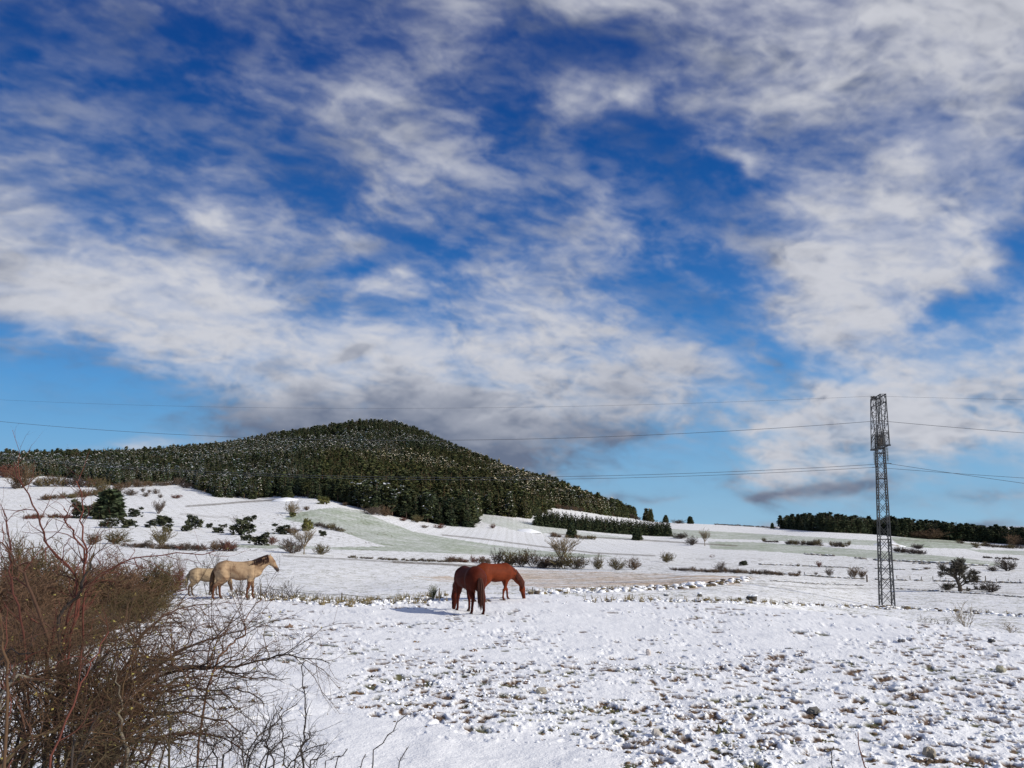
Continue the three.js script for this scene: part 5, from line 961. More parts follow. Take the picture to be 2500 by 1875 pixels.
  // sticks lodged in the waist
  const mb = new MB(), r = rng(12); for (let k = 0; k < 170; k++) { const a = r() * 6.28, q = Math.sqrt(r()) * 0.42, p = at(Math.cos(a) * q * 1.5, 16.5 + r() * 1.15, Math.sin(a) * q), d = [(r() - 0.5) * 0.7, (r() - 0.3) * 0.9, (r() - 0.5) * 0.7], v = 0.06 + r() * 0.09; mb.tube([[p.x - d[0] / 2, p.y - d[1] / 2, p.z - d[2] / 2], [p.x + d[0] / 2, p.y + d[1] / 2, p.z + d[2] / 2]], [0.022, 0.012], 3, [v * 1.2, v, v * 0.8]); }
  const nest = single('stick_nest', mb.geo(), M.bark, 'tangle of brown sticks lodged in the waist of the pylon', 'nest'); nest.position.copy(base); nest.userData.kind = 'thing';
  const mb2 = new MB(); for (let k = 0; k < 60; k++) { const p = at(-2.0 + (r() - 0.5) * 0.8, 21.8 + r() * 0.3, (r() - 0.5) * 0.5), d = [(r() - 0.5) * 0.8, (r() - 0.5) * 0.25, (r() - 0.5) * 0.8], v = 0.05 + r() * 0.06; mb2.tube([[p.x - d[0] / 2, p.y - d[1] / 2, p.z - d[2] / 2], [p.x + d[0] / 2, p.y + d[1] / 2, p.z + d[2] / 2]], [0.02, 0.012], 3, [v * 1.15, v, v * 0.85]); }
  const nest2 = single('stick_nest', mb2.geo(), M.bark, 'small dark heap of sticks on the top beam of the pylon', 'nest'); nest2.position.copy(base);
  // lines: parabolas through the clamp and two sighted points on the left, one on the right
  const cable = new THREE.MeshStandardMaterial({ color: new THREE.Color().setRGB(0.07, 0.075, 0.085), roughness: 0.6, metalness: 0.3 });
  const solve = (p, u, v) => { const e = ray(u, v); const den = Wd.x * e.z - Wd.z * e.x, L = (p.z * e.x - p.x * e.z) / den; const x = p.x + Wd.x * L, z = p.z + Wd.z * L; return [L, EYE + Math.hypot(x, z) * e.t]; };
  for (const [p, left, rightSide, label, rad] of [
    [hang[2], [[1000, 1075], [0, 1029]], [2500, 1057], 'upper middle power line hanging from the pylon window', 0.019],
    [hang[0], [[1250, 1171], [300, 1143]], [2500, 1167], 'lower power line on the far arm of the pylon', 0.018],
    [hang[1], [[1250, 1165], [300, 1139]], [2500, 1180], 'lower power line on the near arm of the pylon', 0.018],
    [hang[3], [[1000, 997], [0, 976]], [2500, 976], 'thin earth wire from the top of the pylon', 0.009]]) {
    const [L1, y1] = solve(p, ...left[0]), [L2, y2] = solve(p, ...left[1]), [L3, y3] = solve(p, ...rightSide);
    const c = ((y2 - p.y) / L2 - (y1 - p.y) / L1) / (L2 - L1), b = (y1 - p.y) / L1 - c * L1, c2 = Math.max(c, 0.0003), b2 = (y3 - p.y) / L3 - c2 * L3;
    const pts = [], o = p; for (let L = -150; L <= 140; L += 2.5) { const y = L < 0 ? b * L + c * L * L : b2 * L + c2 * L * L; pts.push([Wd.x * L, y, Wd.z * L]); }
    const w = new MB(); w.tube(pts, pts.map(() => rad), 5, [1, 1, 1]);
    const m = single('power_line', w.geo(), cable, label, 'cable', 'cables of the power line'); m.position.copy(o);
  }
}
// ---------------------------------------------------------------- fence posts and wires
{
  const wood = std([0.13, 0.105, 0.08], 0.95), r = rng(71);
  const post = (u, v, h, w, label, group, from = 45, d0 = 0) => {
    const g = d0 ? groundFar(u, d0) : groundAt(u, v, from), mb = new MB(), H = h * g.m, s = w * g.m / 2, k = (r() - 0.5) * 0.1;
    mb.tube([[0, -0.25, 0], [k * H * 0.4, H * 0.5, 0], [k * H, H, 0], [k * H, H + s * 0.3, 0]], [s * 1.1, s, s * 0.95, s * 0.6], 7, [1, 1, 1]);
    const m = single('fence_post', mb.geo(), wood, label, 'post', group); m.position.set(g.x, g.y, g.z); return g;
  };
  post(2117, 1421, 15, 3.4, 'thick dark wooden post beside the forked shrub', 'posts of the field fences');
  const row = 'slim fence posts in the row right of the pylon';
  for (const [u, v] of [[2190, 1415], [2222, 1416], [2250, 1417], [2278, 1417], [2310, 1419], [2433, 1422], [2462, 1423], [2491, 1424]]) post(u, v, 8, 1.5, 'slim wooden post in the fence row behind the pylon', row);
  post(2407, 1421, 12, 2.0, 'tallest post of the fence row, right of the gnarled tree', row);
  for (const [u, v] of [[1902, 1403], [1964, 1405]]) post(u, v, 8, 1.6, u < 1950 ? 'post on the wall line, farther from the pylon' : 'post on the wall line, nearer to the pylon', row);
  const a = post(1074, 1472, 30, 2.4, 'thin rusty fence stake left of the grazing horses', 'posts of the pasture fence', 8, 31.5);
  const b = post(838, 1476, 20, 3, 'low fence stake on the bank between pale and chestnut horses', 'posts of the pasture fence', 8, 32.5);
  const c = post(640, 1450, 34, 3, 'fence stake behind the pale horse', 'posts of the pasture fence', 8, 36.6), d = post(1300, 1450, 16, 2.4, 'short stake right of the grazing horses', 'posts of the pasture fence', 8, 35.5);
  const steel = new THREE.MeshStandardMaterial({ color: new THREE.Color().setRGB(0.10, 0.085, 0.07), roughness: 0.7, metalness: 0.3 });
  const wire = (p, q, h0, h1, label) => { const mb = new MB(), pts = []; for (let k = 0; k <= 10; k++) { const f = k / 10; pts.push([(q.x - p.x) * f, lerp(h0, q.y - p.y + h1, f) - 0.1 * Math.sin(f * Math.PI), (q.z - p.z) * f]); } mb.tube(pts, pts.map(() => 0.007), 4, [1, 1, 1]); const m = single('fence_wire', mb.geo(), steel, label, 'wire', 'wires of the pasture fence'); m.position.set(p.x, p.y, p.z); };
  wire(c, b, 0.5, 0.28, 'upper fence wire sloping down from the pale horse'); wire(c, b, 0.2, 0.1, 'lower fence wire sloping down from the pale horse'); wire(b, a, 0.28, 0.12, 'slack fence wire along the bank towards the chestnut horses');
}
// ---------------------------------------------------------------- brush behind and thorn bushes in front
const REDS = (r) => { const v = 0.7 + r() * 0.6; return [0.115 * v, 0.033 * v, 0.021 * v]; };
const BROWNS = (r) => { const v = 0.55 + r() * 0.8, w = r(); return [0.088 * v, (0.040 + w * 0.012) * v, (0.026 - w * 0.005) * v]; };
const OLIVES = (r) => { const v = 0.55 + r() * 0.8; return [0.064 * v, 0.045 * v, 0.021 * v]; };
const DRY = (r) => { const v = 0.5 + r() * 0.9; return [0.13 * v, 0.072 * v, 0.04 * v]; }, MOSSY = (r) => { const v = 0.5 + r() * 0.9; return [0.115 * v, 0.083 * v, 0.035 * v]; };
const DARKS = (r) => { const v = 0.5 + r() * 0.7; return [0.042 * v, 0.032 * v, 0.027 * v]; };
{
  // dense brush on the left of the pasture, 24 to 36 metres away: column, distance, width, height in metres, label
  const make = (seed, stems, o) => { const r = rng(seed), mb = new MB(), c = { depth: 3, kids: [6, 5, 4], bend: 0.9, rise: 0.01, spread: 1.1, shrink: 0.55, thin: 0.005, low: 0.15, sides: 4, ...o }; for (let k = 0; k < stems; k++) { const a = r() * 6.283, sp = 0.2 + r() * 1.4, d = [Math.cos(a) * sp, 0.8, Math.sin(a) * sp], l = Math.hypot(...d); limb(mb, [Math.cos(a) * 0.2 * r(), 0, Math.sin(a) * 0.2 * r()], d.map((x) => x / l), 0.45 + r() * 0.3, 0.010, 3, c, r); } return fit(mb); };
  const G = [make(610, 34, { tone: DRY }), make(611, 34, { tone: MOSSY }), make(612, 26, { tone: REDS, kids: [6, 4, 3] }), make(613, 30, { tone: (r) => (r() < 0.5 ? DRY(r) : MOSSY(r)) })];
  const group = 'brush along the left of the pasture';
  for (const [k, u, d, w, h, label] of [
    [0, 30, 24, 4.4, 2.6, 'tall brown thicket at the left edge behind the red stems'], [3, 150, 27, 4.6, 2.5, 'brown and olive thicket behind the tall red stems'], [0, 265, 30, 4.4, 2.3, 'dense brown thicket left of the olive bush'],
    [1, 380, 31, 2.6, 2.2, 'upright olive-green bush left of the foal'], [1, 330, 27, 3.6, 1.15, 'low olive brush on the snow before the thickets'], [3, 200, 22, 3.8, 1.3, 'low brown brush nearer than the thickets'], [0, 80, 20, 3.6, 1.6, 'brown brush at the left, nearest of the thickets'],
    [2, 432, 38, 1.4, 1.8, 'reddish thorn shrub just left of the foal'], [2, 300, 36, 4.0, 2.2, 'reddish thicket furthest back on the left'], [1, 30, 33, 5, 3.0, 'olive bare thicket at the far left corner of the pasture'],
  ]) { const g = groundFar(u, d), m = single('bramble_thicket', G[k], M.bark, label, 'thicket', group); put(m, g, w, h, w * 0.8); }
  for (const [u, d, w, h, label] of [[515, 38, 1.5, 2.05, 'dark bare shrub standing behind the two pale horses'], [590, 39, 0.8, 1.5, 'thin grey sprigs behind the back of the pale horse'], [716, 35.5, 1.1, 1.2, 'bare thorn shrub on the bank before the flat field'], [655, 36.5, 1.6, 0.7, 'low sprigs under the head of the pale horse'], [783, 33.5, 0.4, 0.45, 'small olive sprig at the end of the bank']]) {
    const g = groundFar(u, d), m = single('bare_shrub', P.thin[u % 2], M.darkTwig, label, 'bush', 'shrubs on the pasture bank'); put(m, g, w, h);
  }
  const g = groundFar(1058, 32.2); shrubThing('shrub', g, 0.42, 0.68, 'upright olive-green tuft on the bank left of the chestnut horses', 'shrubs on the pasture bank', M.broom, 'broom_bush');
  // dry weeds and saplings along the right-hand crest
  for (const [u, d, w, h, label] of [[2135, 33, 0.85, 0.95, 'thin bare sapling just left of the pylon foot'], [2246, 30, 0.95, 0.62, 'dark low thorn shrub right of the pylon foot'], [2290, 29, 0.5, 0.5, 'sparse thorn sprigs between the dark shrub and the tall weeds'], [2345, 27.5, 0.8, 0.85, 'pale tall weeds on the snowy crest at right'], [2080, 32, 0.16, 0.62, 'single dry stalk left of the sapling'], [1978, 32.5, 0.5, 0.4, 'dry stalks on the crest left of the pylon'], [1905, 32.5, 0.16, 0.45, 'lone dry stalk furthest left on the crest'], [2105, 32, 0.2, 0.3, 'short dry sprig beside the pylon foot'], [2450, 26.5, 0.7, 0.35, 'faint dry sprigs at the right end of the crest']]) {
    const q = groundFar(u, d), m = single('dry_weed', P.thin[Math.round(u / 5) % 2], u > 2300 || u < 2120 ? M.paleTwig : M.darkTwig, label, 'weed', 'weeds along the crest'); put(m, q, w, h, w, 0.05);
  }
}
// twigs that sprout along a stem
function sprout(mb, pts, rs, level, o, r) {
  let len = 0; for (let k = 1; k < pts.length; k++) len += Math.hypot(pts[k][0] - pts[k - 1][0], pts[k][1] - pts[k - 1][1], pts[k][2] - pts[k - 1][2]);
  const n = Math.max(1, Math.round(len / o.gap[level] * (0.8 + r() * 0.4)));
  for (let i = 0; i < n; i++) {
    const f = Math.pow((i + r()) / n, 0.85) * (pts.length - 1.001), k = Math.floor(f), t = f - k, a = pts[k], b = pts[k + 1];
    const p = [lerp(a[0], b[0], t), lerp(a[1], b[1], t), lerp(a[2], b[2], t)], d = [b[0] - a[0], b[1] - a[1], b[2] - a[2]], l = Math.hypot(...d) || 1;
    const L = o.len[level] * (0.45 + r() * 0.9), seg = level === 0 ? 5 : level === 1 ? 3 : 2, q = [p]; let e = d.map((x) => x / l * o.along);
    const th = r() * 6.283, ph = Math.acos(2 * r() - 1); e = [e[0] + Math.sin(ph) * Math.cos(th), e[1] + Math.cos(ph) * 0.9 + o.lift, e[2] + Math.sin(ph) * Math.sin(th)];
    const m = Math.hypot(...e); e = e.map((x) => x / m);
    let c = p;
    for (let s = 0; s < seg; s++) { e = [e[0] + (r() - 0.5) * o.bend, e[1] + (r() - 0.5) * o.bend, e[2] + (r() - 0.5) * o.bend]; const w = Math.hypot(...e); e = e.map((x) => x / w); c = [c[0] + e[0] * L / seg, c[1] + e[1] * L / seg, c[2] + e[2] * L / seg]; q.push(c); }
    const r0 = Math.min(lerp(rs[k], rs[k + 1], t) * 0.65, o.rad[level]), rr = q.map((_, s) => r0 * (1 - 0.62 * s / seg));
    mb.tube(q, rr, 3, o.tone(r), false);
    if (level + 1 < o.len.length) sprout(mb, q, rr, level + 1, o, r);
    else if (o.bud && r() < o.bud) { const w = 0.006 + r() * 0.007, col = o.budTone(r); for (let s = 0; s < 2; s++) shard(mb, c[0] + (r() - 0.5) * w, c[1] + (r() - 0.5) * w, c[2], w, col, r, 1, 0); }
  }
}
const aim = (u, v, d) => { const e = ray(u, v); return [e.x * d, EYE + e.t * d, e.z * d]; };
function curve(pts, n) { const c = new THREE.CatmullRomCurve3(pts.map((p) => V(...p))), out = []; for (let k = 0; k <= n; k++) { const p = c.getPoint(k / n); out.push([p.x, p.y, p.z]); } return out; }
function bush(name, label, group, stems, o, seed) {
  const r = rng(seed), t = thing(name, label, 'bush', group), b = stems[0].pts[0], gy = height(b[0], b[2]);
  t.position.set(b[0], gy, b[2]);
  const off = (p) => [p[0] - b[0], p[1] - gy, p[2] - b[2]];
  for (const s of stems) {
    const pts = curve(s.pts, s.n ?? 18).map(off).map((p, k) => (k ? [p[0] + (r() - 0.5) * 0.032, p[1] + (r() - 0.5) * 0.032, p[2] + (r() - 0.5) * 0.032] : p)), rs = pts.map((_, k) => lerp(s.r0, s.r1 ?? 0.003, k / (pts.length - 1)));
    const mb = new MB(), tw = new MB(), oo = { ...o, ...(s.o ?? {}) }; mb.tube(pts, rs, 6, (s.tone ?? oo.tone)(r));
    const st = part('stem', mb.geo(), M.bark, t); sprout(tw, pts, rs, 0, oo, r); part('twigs', tw.geo(), M.bark, st).userData.kind = 'stuff';
  }
  return t;
}
{
  const B = { gap: [0.092, 0.095, 0.1], len: [0.46, 0.22, 0.10], rad: [0.0072, 0.0048, 0.0033], along: 0.7, lift: 0.12, bend: 0.85, bud: 0.06, tone: BROWNS, budTone: (r) => (r() < 0.5 ? [0.30, 0.26, 0.07] : [0.22, 0.17, 0.05]) };
  const RED = { ...B, gap: [0.19, 0.14, 0.1], len: [0.27, 0.14, 0.06], tone: REDS, along: 1.1, lift: 0.35, bud: 0.12 };
  const g = (u, d) => { const e = ray(u, 1800); return [e.x * d, height(e.x * d, e.z * d) - 0.05, e.z * d]; };
  const S = (list, d0, d1, r0, extra = {}) => ({ pts: list.map(([u, v], k) => aim(u, v, lerp(d0, d1, k / Math.max(1, list.length - 1)))), r0, ...extra });
  const root = (s, u, d) => { s.pts.unshift(g(u, d)); return s; };
  const near = 'thorn bushes in the left foreground';
  // tall red-stemmed rose
  bush('thorn_bush', 'tall thorn bush with red upright stems rising above the horizon at left', near, [
    root(S([[145, 1760], [147, 1620], [146, 1510], [190, 1458], [210, 1400], [231, 1350]], 6.6, 6.3, 0.014, { tone: DARKS, r1: 0.006, o: { ...RED, tone: BROWNS } }), 150, 6.8),
    root(S([[150, 1640], [190, 1468], [208, 1362], [178, 1300], [165, 1275], [160, 1245]], 6.6, 6.0, 0.0095), 150, 6.8), root(S([[160, 1600], [200, 1450], [210, 1362], [200, 1290], [203, 1225], [188, 1172]], 6.6, 6.4, 0.0095), 155, 6.8),
    root(S([[150, 1560], [188, 1428], [162, 1385], [127, 1341], [101, 1292], [87, 1249], [55, 1185], [36, 1136]], 6.6, 5.7, 0.010), 150, 6.8), root(S([[120, 1620], [90, 1480], [58, 1405], [35, 1373], [5, 1330], [-20, 1290]], 6.4, 5.9, 0.013, { tone: BROWNS }), 130, 6.8),
    root(S([[200, 1560], [215, 1440], [260, 1395], [330, 1365], [430, 1352], [530, 1350]], 6.6, 6.4, 0.0075), 165, 6.9), root(S([[60, 1560], [30, 1420], [22, 1330], [8, 1250]], 6.2, 6.0, 0.008), 90, 6.6), root(S([[20, 1700], [8, 1560], [-10, 1420]], 4.8, 4.7, 0.0095, { tone: BROWNS, o: { ...RED, gap: [0.3, 0.15, 0.1] } }), 30, 5.0),
    root(S([[120, 1875], [190, 1690], [230, 1600], [262, 1540]], 5.2, 5.4, 0.007, { o: { ...RED, gap: [0.35, 0.2, 0.1] } }), 105, 5.4),
  ], RED, 41);
  // the tangle that arches to the right
  const tangle = [
    root(S([[220, 1741], [253, 1701], [310, 1672], [362, 1647], [434, 1625], [524, 1629], [570, 1645]], 6.9, 6.7, 0.026, { tone: DARKS, r1: 0.008 }), 205, 7.1),
    root(S([[300, 1690], [362, 1640], [440, 1590], [510, 1560], [575, 1540], [640, 1520]], 7.0, 7.6, 0.016, { tone: DARKS }), 215, 7.1), root(S([[330, 1700], [430, 1640], [524, 1629], [615, 1622], [673, 1600], [741, 1607], [800, 1615]], 6.9, 6.6, 0.014, { tone: DARKS, o: { gap: [0.11, 0.09, 0.08] } }), 230, 7.1),
    root(S([[270, 1690], [311, 1618], [362, 1535], [416, 1495], [480, 1478], [560, 1470]], 7.1, 7.9, 0.015, { tone: BROWNS }), 215, 7.2), root(S([[524, 1629], [564, 1575], [593, 1550], [600, 1500], [640, 1465]], 6.7, 7.0, 0.009), 480, 6.9),
    root(S([[290, 1700], [330, 1600], [345, 1540], [340, 1490]], 7.1, 7.4, 0.011), 215, 7.1), root(S([[300, 1730], [400, 1690], [500, 1680], [600, 1690], [650, 1720]], 6.8, 6.6, 0.013, { tone: DARKS }), 225, 7.0),
    root(S([[280, 1750], [360, 1740], [450, 1740], [540, 1760], [600, 1790]], 6.6, 6.2, 0.012), 225, 6.8), root(S([[310, 1875], [300, 1780], [290, 1700], [285, 1640]], 5.8, 6.0, 0.016, { tone: (r) => [0.16, 0.135, 0.10], o: { gap: [0.12, 0.1, 0.08] } }), 312, 6.0),
    root(S([[380, 1820], [460, 1790], [530, 1800], [620, 1860]], 6.2, 6.0, 0.010), 330, 6.4), root(S([[250, 1720], [200, 1650], [120, 1600], [30, 1590]], 6.8, 6.4, 0.014, { tone: DARKS }), 215, 7.0), root(S([[30, 1650], [90, 1660], [140, 1690], [200, 1690], [250, 1670]], 6.0, 6.3, 0.011, { tone: (r) => [0.17, 0.15, 0.12] }), 10, 6.3),
    root(S([[60, 1800], [40, 1700], [60, 1600], [100, 1540]], 6.2, 6.6, 0.014, { tone: DARKS }), 60, 6.4), root(S([[120, 1820], [180, 1740], [260, 1690], [350, 1660]], 6.0, 6.2, 0.013), 110, 6.2), root(S([[20, 1850], [110, 1790], [220, 1760], [330, 1770]], 5.8, 6.0, 0.013, { tone: OLIVES }), 20, 6.0),
    root(S([[200, 1850], [290, 1810], [380, 1800], [470, 1830]], 5.9, 6.1, 0.012, { tone: OLIVES }), 190, 6.1), root(S([[-20, 1720], [60, 1660], [160, 1640], [250, 1650]], 6.4, 6.7, 0.013), -30, 6.5),
  ];
  const r = rng(404);
  for (let k = 0; k < 30; k++) { const u = -120 + r() * 420, d = 6 + r() * 1.8, du = 60 + r() * 260, v = 1540 + r() * 260, d2 = d + (r() - 0.4) * 0.9; tangle.push(root(S([[u + du * 0.25, 1850 - (1850 - v) * 0.45], [u + du * 0.6, v + 20], [u + du, v + (r() - 0.5) * 60]], d, d2, 0.009 + r() * 0.006, { tone: r() < 0.4 ? DARKS : OLIVES, n: 9, o: { tone: r() < 0.45 ? OLIVES : BROWNS, bud: 0.14 } }), u, d)); }
  for (let k = 0; k < 16; k++) { const u = -60 + r() * 480, d = 5.4 + r() * 0.9, du = (r() - 0.3) * 260, v = 1690 + r() * 150; tangle.push(root(S([[u + du * 0.4, lerp(1890, v, 0.5)], [u + du * 0.8, v], [u + du * 1.1, v + 15]], d, d + 0.2, 0.008, { tone: r() < 0.5 ? DARKS : OLIVES, n: 8, o: { tone: r() < 0.6 ? OLIVES : BROWNS, bud: 0.22, lift: 0.05, along: 0.4 } }), u, d)); }
  bush('thorn_bush', 'big tangled bare thorn bush arching to the right in the foreground', near, tangle, B, 42);
  // sprigs at the bottom
  const SPR = { gap: [0.075, 0.06], len: [0.10, 0.035], rad: [0.0034, 0.002], along: 0.5, lift: 0.25, bend: 0.4, bud: 0.05, tone: DARKS, budTone: (q) => [0.2, 0.14, 0.05] };
  bush('blackthorn_sprig', 'straight dark thorny sprig at the bottom, right of the tangled bush', near, [root(S([[738, 1875], [740, 1790], [742, 1700], [738, 1611]], 6.2, 6.3, 0.009), 737, 6.3), root(S([[700, 1900], [690, 1800], [682, 1720]], 6.1, 6.2, 0.006), 712, 6.3)], SPR, 51);
  const low = []; for (const [u, u1, v1, d] of [[560, 723, 1716, 6.0], [590, 660, 1760, 5.9], [520, 610, 1770, 6.1], [640, 672, 1745, 5.8], [610, 700, 1800, 5.7], [660, 800, 1810, 5.7], [480, 545, 1800, 5.9], [700, 760, 1790, 5.6], [540, 500, 1790, 5.8], [680, 640, 1800, 5.6], [740, 790, 1830, 5.6], [600, 585, 1800, 5.7]]) low.push(root(S([[lerp(u, u1, 0.3), lerp(1900, v1, 0.35)], [lerp(u, u1, 0.6), lerp(1900, v1, 0.7)], [u1, v1]], d, d + 0.1, 0.006, { n: 8 }), u, d + 0.1));
  bush('blackthorn_bush', 'low dark blackthorn along the bottom edge between the tangle and open snow', near, low, { ...SPR, len: [0.17, 0.06], gap: [0.06, 0.05] }, 52);
  bush('blackthorn_sprig', 'long single leaning twig at the bottom in front of open snow', near, [root(S([[905, 1860], [930, 1815], [960, 1780], [988, 1748]], 5.6, 5.7, 0.0045, { n: 8 }), 893, 5.7)], { ...SPR, len: [0.03], gap: [0.09], rad: [0.002] }, 53);
  bush('blackthorn_sprig', 'short twig at the bottom right of the long leaning twig', near, [root(S([[975, 1862], [992, 1826]], 5.6, 5.7, 0.004, { n: 6 }), 968, 5.7), root(S([[880, 1880], [893, 1845]], 5.6, 5.7, 0.003, { n: 6 }), 876, 5.7)], { ...SPR, len: [0.03], gap: [0.09], rad: [0.002] }, 54);
  bush('blackthorn_sprig', 'forked twig at the bottom, tip at the edge of the tangle', near, [root(S([[815, 1870], [830, 1850], [848, 1827]], 5.6, 5.7, 0.004, { n: 6 }), 800, 5.7), root(S([[800, 1862], [825, 1840]], 5.6, 5.7, 0.003, { n: 6 }), 795, 5.7)], { ...SPR, len: [0.03], gap: [0.09], rad: [0.002] }, 55);
  bush('blackthorn_sprig', 'reddish upright twig on the trodden snow at the bottom right', near, [root(S([[2118, 1890], [2105, 1845], [2092, 1792]], 6.6, 6.7, 0.006, { tone: REDS, n: 8 }), 2122, 6.7)], { ...SPR, len: [0.05], gap: [0.09], rad: [0.003], tone: REDS }, 56);
  bush('blackthorn_sprig', 'faint thin twig left of the reddish twig at bottom right', near, [root(S([[2036, 1890], [2031, 1850], [2029, 1836]], 6.6, 6.7, 0.004, { n: 6 }), 2038, 6.7)], { ...SPR, len: [0.06], gap: [0.06], rad: [0.0025] }, 57);
}
// ---------------------------------------------------------------- clods, stones and lumps on the pasture
const facet = (g) => { const h = g.toNonIndexed(); h.computeVertexNormals(); return h; };
const top = (x, z) => height(x, z) + snowRelief(x, z)[0];
function stone(u, v, w, h, colour, label, name, category, group, snowy = 0) {
  const g = groundAt(u, v, 5), r = rng(Math.round(u * 3 + v)), mb = new MB(), W = w * g.m / 2, H = h * g.m;
  const rock = category === 'stone', n = rock ? 4 : 26;
  for (let k = 0; k < n; k++) {
    const a = r() * 6.28, q = k ? W * Math.sqrt(r()) * (rock ? 0.4 : 0.95) : 0, s = rock ? (k ? 0.45 + r() * 0.3 : 0.75) : 0.1 + r() * r() * 0.3, c = 0.6 + r() * 0.8, hh = H * (rock ? 0.5 : 0.14 + r() * 0.34 * (1 - q / W));
    mb.lump(Math.cos(a) * q, rock ? H * (k ? 0.3 + r() * 0.25 : 0.42) : hh * 0.6, Math.sin(a) * q * 0.9, W * s, hh * (k ? 0.8 : 1), W * s * (0.6 + r() * 0.6), colour.map((x) => x * c), r, 0.55);
    if (!rock && r() < 0.35 + snowy * 0.4) mb.lump(Math.cos(a + 0.6) * q * 1.05, hh * 0.9, Math.sin(a + 0.6) * q, W * s * 0.9, hh * 0.5, W * s * 0.8, [0.84, 0.86, 0.885], r, 0.5);
  }
  if (rock && snowy) for (let k = 0; k < 4; k++) { const a = r() * 6.28; mb.lump(Math.cos(a) * W * 0.35, H * 0.85, Math.sin(a) * W * 0.35, W * 0.45, H * 0.22, W * 0.4, [0.84, 0.86, 0.88], r, 0.3); }
  const m = single(name, facet(mb.geo()), M.bark, label, category, group); m.position.set(g.x, top(g.x, g.z) - H * 0.1, g.z);
}
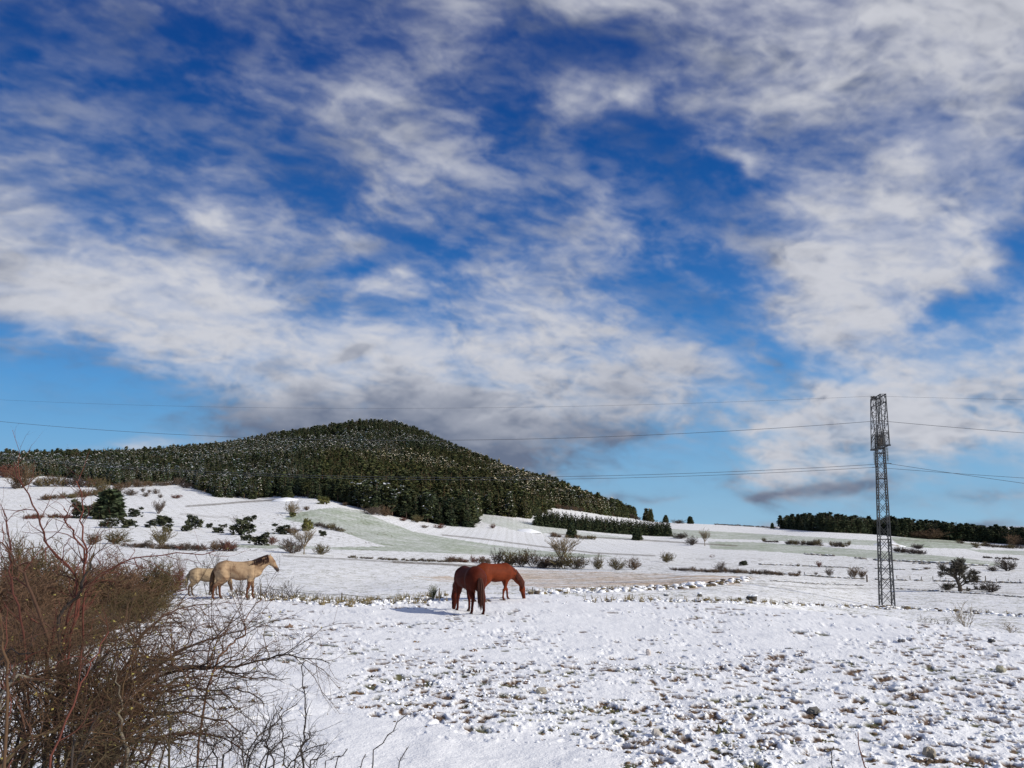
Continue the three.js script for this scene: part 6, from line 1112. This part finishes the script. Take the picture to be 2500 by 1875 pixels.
{
  for (const c of CL) stone(...c);
  // the uncountable rest: snow crumbs, earth crumbs, grass blades, bank rubble
  const r = rng(808), o = new THREE.Object3D(), col = new THREE.Color(), V3 = [];
  const lumpGeo = (seed) => { const mb = new MB(), q = rng(seed); mb.lump(0, 0, 0, 1, 0.8, 1, [1, 1, 1], q, 0.5); return mb.geo(); };
  const scatter = (name, geo, mat, spots, label, category) => { const im = new THREE.InstancedMesh(geo, mat, spots.length); im.name = numbered(name); im.castShadow = im.receiveShadow = true; spots.forEach((s, i) => { o.position.set(s.x, s.y, s.z); o.rotation.set(s.a ?? 0, s.k * 6.28, s.b ?? 0); o.scale.set(s.w, s.h, s.w2 ?? s.w); o.updateMatrix(); im.setMatrixAt(i, o.matrix); if (s.c) { col.setRGB(...s.c); im.setColorAt(i, col); } }); tag(im, label, category, null, 'stuff'); scene.add(im); };
  const crumbs = [], soilBits = [], blades = [];
  for (let n = 0; n < 90000; n++) {
    const d = 1 / lerp(1 / 6.5, 1 / 36, Math.pow(r(), 0.8)), az = lerp(-36, 36, r()) * R, x = Math.sin(az) * d, z = -Math.cos(az) * d, t = tread(x, z), k = r(), k2 = r();
    if (crumbs.length < 26000 && k < t * t * 0.22) { const s = (0.006 + 0.026 * k2 ** 3) * (1 + d * 0.012); crumbs.push({ x, z, y: top(x, z) + s * 0.3, w: s, h: s * (0.7 + r() * 0.4), k: r() }); }
    else if (k > 0.86) {
      const [h, bare] = snowRelief(x, z);
      if (bare > 0.25) { if (blades.length < 9000) for (let m = 0; m < 2; m++) blades.push({ x: x + (r() - 0.5) * 0.06, z: z + (r() - 0.5) * 0.06, y: height(x, z) + h - 0.005, w: 0.004 + r() * 0.004, h: 0.02 + r() * 0.035, a: (r() - 0.5) * 1.2, b: (r() - 0.5) * 1.2, k: r(), c: r() < 0.7 ? [0.17, 0.12, 0.055] : [0.10, 0.10, 0.035] });
        const s = 0.012 + 0.03 * k2 * k2; soilBits.push({ x, z, y: height(x, z) + h + s * 0.2, w: s, h: s * 0.7, k: r(), c: k2 < 0.5 ? [0.11, 0.07, 0.04] : [0.16, 0.11, 0.065] }); }
      else if (k > 0.985 && t > 0.25) { const s = 0.008 + 0.02 * k2 * k2; soilBits.push({ x, z, y: height(x, z) + h + s * 0.2, w: s, h: s * 0.6, k: r(), c: [0.10, 0.07, 0.045] }); }
    }
  }
  scatter('snow_crumbs', lumpGeo(5), new THREE.MeshStandardMaterial({ color: new THREE.Color().setRGB(0.86, 0.875, 0.9), roughness: 0.85 }), crumbs, 'loose white snow crumbs strewn over the trodden pasture', 'snow');
  scatter('soil_crumbs', lumpGeo(6), new THREE.MeshStandardMaterial({ roughness: 0.95 }), soilBits, 'small brown earth crumbs kicked up on the snow', 'soil');
  const blade = new MB(); blade.tube([[0, 0, 0], [0.3, 0.5, 0], [1.2, 1, 0.4]], [0.5, 0.4, 0.08], 3, [1, 1, 1]);
  scatter('grass_blades', blade.geo(), new THREE.MeshStandardMaterial({ roughness: 0.9 }), blades, 'short dry grass blades in the holes of the snow', 'grass');
  // rubble along the bank behind the horses and the edge of the stubble field
  const bankSnow = [], bankSoil = [], straw = [];
  for (const [line, n, size, spread] of [[[[560, 1452], [700, 1462], [830, 1474], [930, 1470], [1090, 1462]], 700, 0.075, 9], [[[1285, 1448], [1400, 1444], [1500, 1440], [1620, 1436], [1740, 1427], [1830, 1413]], 620, 0.10, 5], [[[1420, 1467], [1700, 1467], [1900, 1474], [2100, 1482], [2250, 1488], [2500, 1504]], 600, 0.07, 3]]) for (let k = 0; k < n; k++) {
    const f = r() * (line.length - 1), i = Math.min(line.length - 2, Math.floor(f)), a = f - i, u = lerp(line[i][0], line[i + 1][0], a) + (r() - 0.5) * 10, v = lerp(line[i][1], line[i + 1][1], a) + (r() - 0.5) * spread * 2, g = groundAt(u, v, 12), s = size * (0.3 + r() ** 2 * 1.1) * (g.d / 34), y = g.y + (g.d < 36 ? snowRelief(g.x, g.z)[0] : 0) + s * 0.2, q = r();
    (q < 0.68 ? bankSnow : bankSoil).push({ x: g.x, y, z: g.z, w: s * 1.3, h: s * 0.8, w2: s, k: r(), c: q < 0.68 ? undefined : q < 0.85 ? [0.09, 0.065, 0.045] : [0.17, 0.13, 0.06] });
    if (q > 0.75) for (let m = 0; m < 5; m++) straw.push({ x: g.x + (r() - 0.5) * s * 3, y: y - s * 0.4, z: g.z + (r() - 0.5) * s * 2, w: 0.012 + r() * 0.01, h: 0.12 + r() * 0.18, a: (r() - 0.5) * 1.1, b: (r() - 0.5) * 1.1, k: r(), c: q > 0.88 ? [0.26, 0.2, 0.1] : [0.14, 0.12, 0.05] });
  }
  scatter('bank_snow_lumps', lumpGeo(7), new THREE.MeshStandardMaterial({ color: new THREE.Color().setRGB(0.85, 0.86, 0.885), roughness: 0.9 }), bankSnow, 'rough snow lumps along the field banks', 'snow');
  scatter('bank_soil_lumps', lumpGeo(8), new THREE.MeshStandardMaterial({ roughness: 0.95 }), bankSoil, 'dark earth and turf lumps along the field banks', 'soil');
  scatter('bank_grass', blade.geo(), new THREE.MeshStandardMaterial({ roughness: 0.9 }), straw, 'dry straw-coloured grass along the field banks', 'grass');
}
renderer.render(scene, camera);
